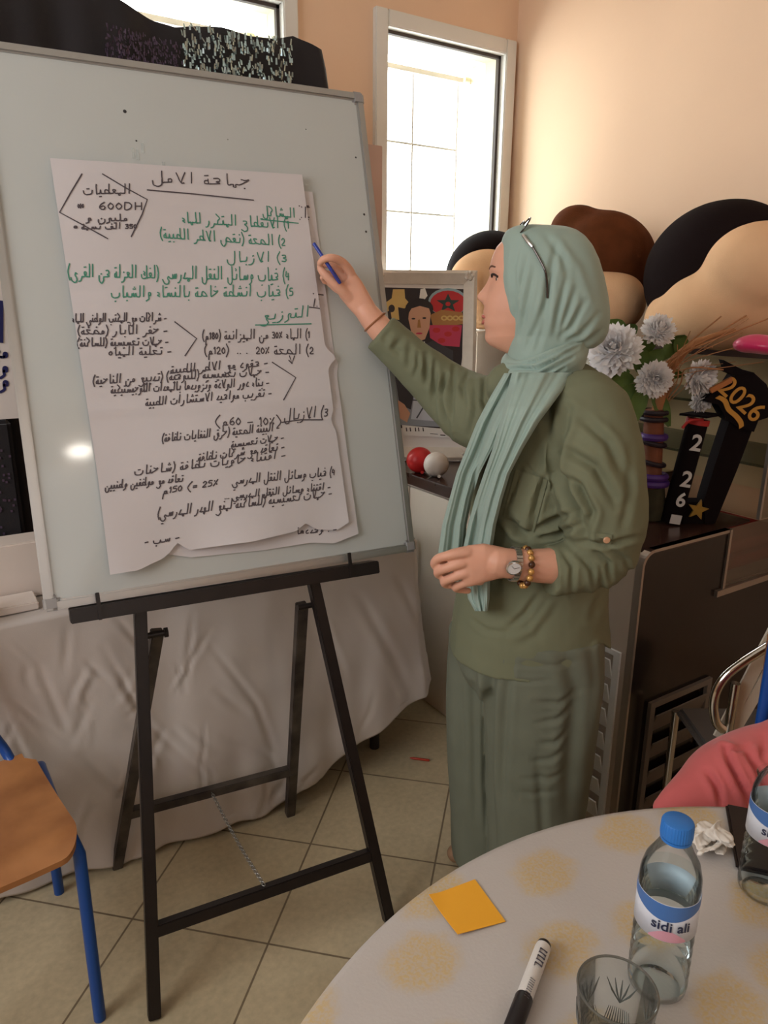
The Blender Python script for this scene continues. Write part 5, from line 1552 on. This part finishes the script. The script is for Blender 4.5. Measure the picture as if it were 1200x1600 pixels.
o = fuse('cushion', pk, mat('magenta_satin', (200, 36, 92), .3, sheen=.2), None, .006, 4, lambda co, no: .003*nz(co, 90, 3)); setprops(o, 'small glossy pink and red cushion at the right end of the glass case top', 'cushion')

# ------------------------------------------------------------------ chairs
M_ply = mat('varnished_plywood', (170, 116, 70), .4, c2=(132, 84, 48), vscale=7, var=.2); M_blue = mat('blue_tube_enamel', (22, 72, 148), .3)
def school_chair(loc, ang, label, group=None, cover=None):
    r = root('school_chair', loc, label, 'chair', group); r.rotation_euler = (0, 0, ang)
    R = Matrix.Rotation(ang, 3, 'Z'); W = lambda x, y, z: Vector(loc)+R@Vector((x, y, z))   # +y is the front
    hw, d0, d1 = .19, -.19, .19
    rings = []
    for k in range(31):
        t = 1-(1-k/30)**1.6; y = d0+(d1-d0)*t
        h = hw*(.86+.14*t); rr = 1
        if t < .06: h -= .02
        if t > .8: h -= .05*(1-sqrt(max(0, 1-((t-.8)/.2)**2)))
        dz = -.010*sin(pi*t) - (.03*((t-.82)/.18)**2 if t > .82 else 0)
        up = [W(h*u, y, .45+dz-.006*(1-u*u)) for u in (-1, -.96, -.6, -.2, .2, .6, .96, 1)]
        dn = [q+Vector((0, 0, -.013)) for q in up[::-1]]
        rings.append(up+dn)
    build('seat', MB().loft(rings), M_ply, r, angle=50)
    rings = []
    for k in range(11):
        t = k/10; x = -.08+.16*t; c = -.03*(1-(2*t-1)**2)
        rings.append([W(x, -.235+c-.02, .70), W(x, -.250+c-.02, .85), W(x, -.262+c-.02, .85), W(x, -.247+c-.02, .70)])
    build('backrest', MB().loft(rings), M_ply, r, angle=50)
    for s in (-1, 1):
        build('leg', MB().tube([W(s*.170, .150, .432), W(s*.178, .165, .40), W(s*.172, .195, .001)], .0125, 14), M_blue, r)
        build('leg', MB().tube(smooth_path([W(s*.165, .10, .425), W(s*.172, -.12, .425), W(s*.176, -.17, .41), W(s*.178, -.19, .36), W(s*.186, -.225, .001)], 5), .0125, 14), M_blue, r)
        build('back_upright', MB().tube(smooth_path([W(s*.128, -.09, .424), W(s*.124, -.16, .428), W(s*.112, -.205, .46), W(s*.084, -.222, .56), W(s*.072, -.258, .86)], 5), .0115, 14), M_blue, r)
    build('cross_rail', MB().tube([W(-.166, .135, .428), W(.166, .135, .428)], .010, 10), M_blue, r)
    return r
ca = radians(180+3)
q = Vector((-.024, 1.53, 0))
school_chair(q, ca, 'school chair with varnished plywood seat and blue tube legs beside the easel')
bd = Vector((-.73, -.69, 0)).normalized(); lat = Vector((bd.y, -bd.x, 0))
up_p = P(1180, 1090, 1.30); up_p.z = 0
cang = atan2(-bd.x, bd.y)
off = Matrix.Rotation(cang, 3, 'Z') @ Vector((-.095, -.24, 0)); off2 = Matrix.Rotation(cang, 3, 'Z') @ Vector((.095, -.24, 0))
use = off if off.dot(LV) < off2.dot(LV) else off2
loc2 = up_p-use
school_chair(tuple(loc2), cang, 'blue tube chair at the far right of the round table under coral clothing')
M_coral = mat('coral_knit', (200, 98, 98), .9, sheen=.2, bump=.3, bscale=500, bdist=.0006)
cb = MB()
cpts = [(1035, 1262, 1.12, .018), (1062, 1252, 1.125, .034), (1095, 1240, 1.14, .052), (1130, 1222, 1.16, .072), (1165, 1215, 1.18, .085), (1215, 1212, 1.2, .10), (1275, 1215, 1.22, .10)]
cb.tube(smooth_path([P(x, y, D) for x, y, D, r in cpts], 4), interp([r for *_, r in cpts], 4), 22, round_ends=True)
cb.tube(smooth_path([P(1132, 1172, 1.17), P(1160, 1190, 1.18), P(1220, 1175, 1.2), P(1285, 1150, 1.22)], 4), interp([.022, .045, .06, .06], 4), 20, round_ends=True)
g0 = P(1215, 1235, 1.2); g1 = g0.copy(); g1.z = .52
cb.tube([g0, (g0+g1)/2, g1], [.10, .11, .06], 20, round_ends=True)
CC = [([(1130, 1160), (1140, 1190), (1160, 1230), (1175, 1260)], 5, .016), ([(1160, 1160), (1185, 1200), (1200, 1240)], 6, .014), ([(1105, 1205), (1120, 1230), (1128, 1258)], 5, .012), ([(1130, 1165), (1150, 1172), (1180, 1162)], 3, .008), ([(1195, 1150), (1190, 1180), (1200, 1200)], 5, .008)]
o = fuse('knitted_top', cb, M_coral, None, .0055, 7, lambda co, no: creases(co, no, CC) + .002*nz(co, 40, 2)); setprops(o, 'coral pink long-sleeved top lying over the blue chair at the table edge', 'clothing')

M_chr = mat('chrome_tube', (200, 196, 190), .12, 1.0); M_web = mat('beige_webbing', (198, 186, 168), .8)
cr = root('folding_chair', tuple(Vector((P(1170, 1120, 1.5).x, P(1170, 1120, 1.5).y, 0))), 'chrome framed chair with beige straps standing before the dark end of the counter', 'chair')
arc = [(1290, 955), (1240, 985), (1200, 1010), (1160, 1035), (1135, 1055), (1120, 1078), (1115, 1103), (1119, 1128), (1130, 1140)]
a_ = [P(x, y, 1.47) for x, y in arc]
bk1 = P(1345, 962, 1.60); bk2 = bk1.copy(); bk2.z = .43
build('arm_frame', MB().tube(smooth_path([bk2, (bk1+bk2)/2, bk1]+a_, 6), .0105, 14), M_chr, cr)
e0 = a_[-1]; 
fl_ = e0.copy(); fl_ += LV*-.0; fl_.z = .0
for k, (du, dv) in enumerate(((0, 0), (.36, 0), (0, .28), (.36, .28))):
    t_ = Vector((e0.x, e0.y, .66))+LV*(.02+du)+DV*(dv+.015); b_ = t_.copy(); b_.z = .001; b_ += LV*(-.0+.02*(1 if du else 0))
    t_.z = .42 if k else .66
    build('leg', MB().tube([t_, b_], .0105, 12), M_chr, cr)
sc0 = Vector((e0.x, e0.y, .42))+LV*.20+DV*.155
build('seat', MB().box(sc0, (.36, .28, .03), Matrix((LV, DV, ZV)).transposed()), mat('grey_seat_pad', (92, 86, 82), .8), cr, bevel=.01)
for (x0, y0, x1, y1, w_) in ((1124, 1152, 1210, 985, .030), (1136, 1160, 1225, 1010, .026)):
    build('strap', MB().beam(P(x0, y0, 1.50), P(x1, y1, 1.52), w_, .006, LV), M_web, cr, smooth=False)

# ------------------------------------------------------------------ round table in the foreground
TC = Vector((.575, -.01, 0)); TR = .638; RZ = .75
rt_ = root('round_table', tuple(TC), 'round table under the patterned cloth in the foreground', 'table')
build('tabletop', MB().lathe([(.0001, RZ-.032), (TR-.006, RZ-.032), (TR-.004, RZ-.004), (.0001, RZ-.004)], TC, 64), M_tabwood, rt_)
for a in range(4):
    d = Vector((cos(a*pi/2+.6), sin(a*pi/2+.6), 0))
    build('leg', MB().tube([TC+d*.42+ZV*(RZ-.033), TC+d*.47], .016, 12), M_darkleg, rt_)
def damask():
    M = bpy.data.materials.new('damask_cloth'); M.use_nodes = True; nt = M.node_tree; b = nt.nodes['Principled BSDF']
    tc = nt.nodes.new('ShaderNodeTexCoord')
    mp = nt.nodes.new('ShaderNodeMapping'); mp.inputs['Rotation'].default_value = (0, 0, .35); mp.inputs['Scale'].default_value = (1.0, 1.25, 1)
    nt.links.new(tc.outputs['Object'], mp.inputs[0])
    dn = nt.nodes.new('ShaderNodeTexNoise'); dn.inputs['Scale'].default_value = 28; dn.inputs['Detail'].default_value = 4
    nt.links.new(tc.outputs['Object'], dn.inputs['Vector'])
    vo = nt.nodes.new('ShaderNodeTexVoronoi'); vo.voronoi_dimensions = '2D'; vo.inputs['Scale'].default_value = 7.0; vo.inputs['Randomness'].default_value = .45
    nt.links.new(mp.outputs[0], vo.inputs['Vector'])
    ad = nt.nodes.new('ShaderNodeMath'); ad.operation = 'MULTIPLY_ADD'; ad.inputs[1].default_value = .30
    nt.links.new(dn.outputs[0], ad.inputs[0]); nt.links.new(vo.outputs['Distance'], ad.inputs[2])
    rm = nt.nodes.new('ShaderNodeMapRange'); rm.inputs[1].default_value = .55; rm.inputs[2].default_value = .36; rm.interpolation_type = 'SMOOTHSTEP'
    nt.links.new(ad.outputs[0], rm.inputs[0])
    fn = nt.nodes.new('ShaderNodeTexNoise'); fn.inputs['Scale'].default_value = 260; fn.inputs['Detail'].default_value = 2
    nt.links.new(tc.outputs['Object'], fn.inputs['Vector'])
    rm2 = nt.nodes.new('ShaderNodeMapRange'); rm2.inputs[1].default_value = .38; rm2.inputs[2].default_value = .62; rm2.inputs[3].default_value = .45
    nt.links.new(fn.outputs[0], rm2.inputs[0])
    mu = nt.nodes.new('ShaderNodeMath'); mu.operation = 'MULTIPLY'
    nt.links.new(rm.outputs[0], mu.inputs[0]); nt.links.new(rm2.outputs[0], mu.inputs[1])
    mx = nt.nodes.new('ShaderNodeMix'); mx.data_type = 'RGBA'
    mx.inputs[6].default_value = lin((190, 184, 180)); mx.inputs[7].default_value = lin((196, 172, 128))
    nt.links.new(mu.outputs[0], mx.inputs[0]); nt.links.new(mx.outputs[2], b.inputs['Base Color'])
    b.inputs['Roughness'].default_value = .55
    bp = nt.nodes.new('ShaderNodeBump'); bp.inputs['Strength'].default_value = .25; bp.inputs['Distance'].default_value = .001
    nt.links.new(fn.outputs[0], bp.inputs['Height']); nt.links.new(bp.outputs[0], b.inputs['Normal'])
    return M
rings = []; NN = 160
def ringr(r, z, am=0):
    return [TC+Vector(((r+am*sin(14*2*pi*j/NN)+am*.5*sin(23*2*pi*j/NN+1))*cos(2*pi*j/NN), (r+am*sin(14*2*pi*j/NN)+am*.5*sin(23*2*pi*j/NN+1))*sin(2*pi*j/NN), z)) for j in range(NN)]
for r in (.0005, .15, .3, .45, .56, .61, TR-.006): rings.append(ringr(r, RZ+.0015))
rings.append(ringr(TR+.001, RZ)); rings.append(ringr(TR+.004, RZ-.006))
for k in range(1, 14):
    v = k/13; rings.append(ringr(TR+.006+.03*v, RZ-.006-.25*v, .018*v**1.3))
rc = build('tablecloth', MB().loft(rings, cap=False), damask(), None, angle=70)
so = rc.modifiers.new('thickness', 'SOLIDIFY'); so.thickness = .0014; so.offset = 1
setprops(rc, 'cream tablecloth with gold woven patches covering the round foreground table', 'tablecloth')
TT = RZ+.0032
sn = MB(); cs = [PZ(x, y, TT) for x, y in ((670, 1402), (742, 1375), (790, 1441), (715, 1464))]
g = []
for j in range(9):
    for i in range(9):
        u, v = i/8, j/8
        p = cs[0].lerp(cs[1], u).lerp(cs[3].lerp(cs[2], u), v); p.z = TT+.0006+.007*max(0, .35-u-v*.5)**2*4+.003*v*v*(1-u)
        g.append(p)
n = len(g); vs = g+[p+Vector((0, 0, .0008)) for p in g]; fs = []
for j in range(8):
    for i in range(8):
        k = j*9+i; fs += [(k, k+9, k+10, k+1), (n+k, n+k+1, n+k+10, n+k+9)]
rim = list(range(9))+[j*9+8 for j in range(1, 9)]+[72+i for i in range(7, -1, -1)]+[j*9 for j in range(7, 0, -1)]
for i in range(len(rim)):
    a, b_ = rim[i], rim[(i+1) % len(rim)]; fs.append((a, b_, b_+n, a+n))
o = build('sticky_note', sn.add(vs, fs), mat('orange_yellow_paper', (240, 172, 44), .7), None); setprops(o, 'square yellow-orange sticky note lying on the round table', 'note')

# marker
m0 = PZ(851, 1474, TT+.009); m1 = PZ(797, 1618, TT+.009); ax = (m1-m0).normalized(); L = (m1-m0).length
mk = root('marker_pen', tuple((m0+m1)/2-ZV*.009), 'white barrelled marker with black cap lying beside the drinking glass', 'marker')
cut = (PZ(822, 1562, TT+.009)-m0).dot(ax)
build('barrel', MB().lathe([(.0001, .004), (.0084, .005), (.009, .010), (.009, cut)], m0, 20, ax), mat('marker_white', (220, 216, 212), .35), mk)
build('end_plug', MB().lathe([(.0001, -.001), (.006, -.001), (.0078, .001), (.0082, .0052), (.0001, .0055)], m0, 20, ax), mat('marker_black', (30, 26, 28), .35), mk)
build('cap', MB().lathe([(.0092, cut-.002), (.0098, cut), (.0096, L-.004), (.007, L), (.0001, L)], m0, 20, ax), mat('marker_black', (30, 26, 28), .35), mk)
side = ax.cross(ZV).normalized(); nf = (ZV*.75-side*0-DV*.66).normalized(); nf = (nf-ax*nf.dot(ax)).normalized()
xd = -ax; yd = nf.cross(xd)
b = MB()
for k in range(5):
    c = m0+ax*(.018+k*.0052)+nf*.0091
    b.beam(c-yd*.0045, c+yd*.0045, .0028, .0003, nf)
    b.beam(c+ax*.001-yd*(.004 if k % 2 else -.004), c+ax*.0042-yd*(.004 if k % 2 else -.004), .0022, .0003, nf)
build('printed_blocks', b, mat('print_grey', (76, 70, 78), .5), mk, smooth=False)
b = MB()
for k in range(9): b.beam(m0+ax*(.060+k*.003)+nf*.0091-yd*.003, m0+ax*(.060+k*.003)+nf*.0091+yd*.003, .0012, .0003, nf)
build('fine_print', b, mat('print_grey', (110, 106, 110), .5), mk, smooth=False)

# bottles
M_pet = glassmat('clear_plastic', (251, 253, 253), .16, .04); M_water = glassmat('water', (247, 251, 251), .08, .02); M_capb = mat('blue_cap', (44, 116, 196), .4); M_lab = mat('label_white', (212, 216, 226), .4); M_labb = mat('label_blue', (72, 112, 172), .4); M_labp = mat('label_pink', (206, 150, 164), .4); M_ltxt = mat('label_text', (40, 46, 74), .4)
def bottle(c, H_, R_, lz, level, label):
    r = root('water_bottle', tuple(c), label, 'bottle'); nk = .0125
    s = H_
    prof = [(.0001, .004), (R_*.55, .003), (R_*.8, .0), (R_*.97, .006), (R_, .014)]
    k = .02
    while k < s*.42:
        prof += [(R_, k), (R_*.955, k+.005), (R_, k+.010)]; k += .014
    prof += [(R_, s*.46), (R_*.96, s*.48), (R_*.97, s*.62), (R_, s*.64), (R_*.98, s*.70), (R_*.86, s*.77), (R_*.62, s*.835), (nk*1.15, s*.885), (nk, s*.90), (nk, s*.985)]
    build('bottle_wall', MB().lathe(prof, c, 48), M_pet, r)
    wp = [(.0001, .007)]+[(max(.0001, q-.0012), z) for q, z in prof[3:] if .006 < z < level*s]+[(R_*.94, level*s), (.0001, level*s)]
    build('water', MB().lathe(wp, c, 40), M_water, r)
    cr_ = []
    for j in range(72):
        a = 2*pi*j/72; rr = .0160+(.0005 if j % 2 else 0); cr_.append((cos(a)*rr, sin(a)*rr))
    z0, z1 = s*.915, s
    rings = [[Vector(c)+Vector((x*f, y*f, z)) for x, y in cr_] for z, f in ((z0, .99), (z0+.002, 1), (z1-.003, .985), (z1-.001, .93), (z1, .8))]
    build('cap', MB().loft(rings), M_capb, r)
    build('neck_ring', MB().lathe([(nk, z0-.005), (.0158, z0-.004), (.0158, z0-.001), (nk, z0-.001)], c, 36), M_capb, r)
    v = (CP-Vector(c)); az = atan2(v.y, v.x)
    def band(a0, a1, zb, M_, nm, rr=R_+.0006):
        K_ = 40; rg = []
        for i in range(K_+1):
            a = a0+(a1-a0)*i/K_; lo, hi = zb(i/K_); rg.append([Vector(c)+Vector((cos(a)*q, sin(a)*q, z)) for q, z in ((rr, lo), (rr, hi), (rr-.0004, hi), (rr-.0004, lo))])
        build(nm, MB().loft(rg), M_, lb_, smooth=True, angle=50)
    lo, hi = lz
    lb_ = build('label', MB().lathe([(R_+.0004, lo), (R_+.0004, hi)], c, 48), M_lab, r)
    so = lb_.modifiers.new('t', 'SOLIDIFY'); so.thickness = .0002
    band(az-2.2, az+2.2, lambda t: (hi-(hi-lo)*(.34+.10*cos((t-.5)*9)), hi-.0005), M_labb, 'label_band')
    band(az-.45, az+.75, lambda t: (lo+.0006, lo+(hi-lo)*(.06+.24*sin(pi*t))), M_labp, 'label_band')
    build('lettering', text_mesh('sidi ali', .0165, Vector((0, 0, c[2]+lo+(hi-lo)*.42)), (1, 0, 0), (0, 1, 0), .0001, bend=((c[0], c[1], 0), R_+.0013, az+.22), bold=.0002), M_ltxt, lb_, smooth=False)
    return r
B1 = Vector((.606, .372, TT)); D1 = B1.dot(DV)
top1 = P(1043, 1281, D1).z-TT
l0 = P(1030, 1472, D1-.03).z-TT; l1 = P(1030, 1416, D1-.03).z-TT
bottle(B1, top1, .0315, (l0, l1), .70, 'clear plastic water bottle with blue cap standing nearest, behind the drinking glass')
B2 = PZ(1192, 1392, TT); D2 = B2.dot(DV)
bottle(B2, top1*.985, .0315, (l0, l1), .80, 'blue-capped water bottle at the right edge of the table beside the black phone')
# drinking glass
RC = PZ(965, 1545, TT+.088); gr = .0385; gb = RC.copy(); gb.z = TT
dg = root('drinking_glass', tuple(gb), 'empty clear tumbler with cut leaf pattern in front of the nearest bottle', 'glass')
M_gls = glassmat('tumbler_glass', (246, 249, 248), .22, .03)
build('glass_wall', MB().lathe([(.0001, .0), (.024, .0), (.028, .004), (.031, .02), (.036, .06), (gr, .0868), (gr-.0010, .088), (gr-.0022, .0868), (.0335, .06), (.0285, .022), (.025, .012), (.0001, .010)], gb, 56), M_gls, dg)
build('rim', MB().tube([gb+Vector((cos(2*pi*j/56)*(gr-.001), sin(2*pi*j/56)*(gr-.001), .0878)) for j in range(56)], .0013, 8, closed=True), mat('rim_glass', (150, 150, 142), .1, trans=.7), dg)
M_cut = mat('cut_glass', (150, 150, 146), .2, trans=.5)
def gw(a, z):
    r_ = .031+(.0365-.031)*(z-.02)/.04 if z > .02 else .03
    return gb+Vector((cos(a)*(r_+.0003), sin(a)*(r_+.0003), z))
for k in range(6):
    a = k*pi/3+.5
    b = MB()
    for da in (-.42, -.2, 0, .2, .42): b.tube([gw(a, .036), gw(a+da*.6, .048), gw(a+da, .062)], [.0005, .0011, .0003], 6)
    for i in range(-5, 6): b.tube([gw(a+i*.09, .012), gw(a+i*.06, .03)], [.0007, .0003], 5)
    build('cut_leaf', b, M_cut, dg)
# phone, tissue
pa = PZ(1133, 1259, TT+.004); pb_ = PZ(1150, 1357, TT+.004); pu = (pb_-pa).normalized(); pv = Vector((-pu.y, pu.x, 0)); pv = pv if pv.dot(LV) > 0 else -pv
c = (pa+pb_)/2+pv*.036; c.z = TT+.005
ph = root('phone', (c.x, c.y, TT), 'black phone lying face down near the far edge of the round table', 'phone')
R_ = Matrix((pu, pv, pu.cross(pv))).transposed()
build('phone_case', MB().box(c, ((pb_-pa).length, .072, .009), R_), mat('phone_black', (26, 16, 18), .45), ph, bevel=.003)
build('camera_bump', MB().box(c+pv*.02-pu*.045+ZV*.005, (.02, .02, .002), R_), mat('lens_black', (12, 10, 12), .15), ph, bevel=.0008)
ti = MB(); rs = random.Random(5); c = PZ(1112, 1312, TT+.016)
for i in range(18): ti.ball(c+Vector((rs.uniform(-.016, .016), rs.uniform(-.014, .014), rs.uniform(-.008, .012))), 1, 10, 6, (rs.uniform(.012, .02), rs.uniform(.008, .016), rs.uniform(.0016, .0026)), Matrix.Rotation(rs.uniform(0, 3), 3, 'X') @ Matrix.Rotation(rs.uniform(0, 3), 3, 'Z'))
o = fuse('crumpled_tissue', ti, mat('tissue_paper', (222, 214, 204), .9), None, .0015, 1, lambda co, no: .0014*nz(co, 300, 6)+.0006*nz(co, 900, 7)); setprops(o, 'crumpled white tissue on the round table left of the phone', 'tissue')
z0_ = min(v.co.z for v in o.data.vertices); o.location.z = TT-z0_
# pen on the floor
fp0 = PZ(640, 1184, .005); fp1 = PZ(671, 1188, .005); a = (fp1-fp0).normalized()
o = build('pen', MB().lathe([(.0001, 0), (.002, .002), (.0042, .012), (.0042, (fp1-fp0).length-.002), (.003, (fp1-fp0).length), (.0001, (fp1-fp0).length)], fp0, 12, a), mat('red_pen', (176, 60, 40), .4), None); setprops(o, 'red pen lying on the floor tiles beneath the hem of the white cloth', 'pen')
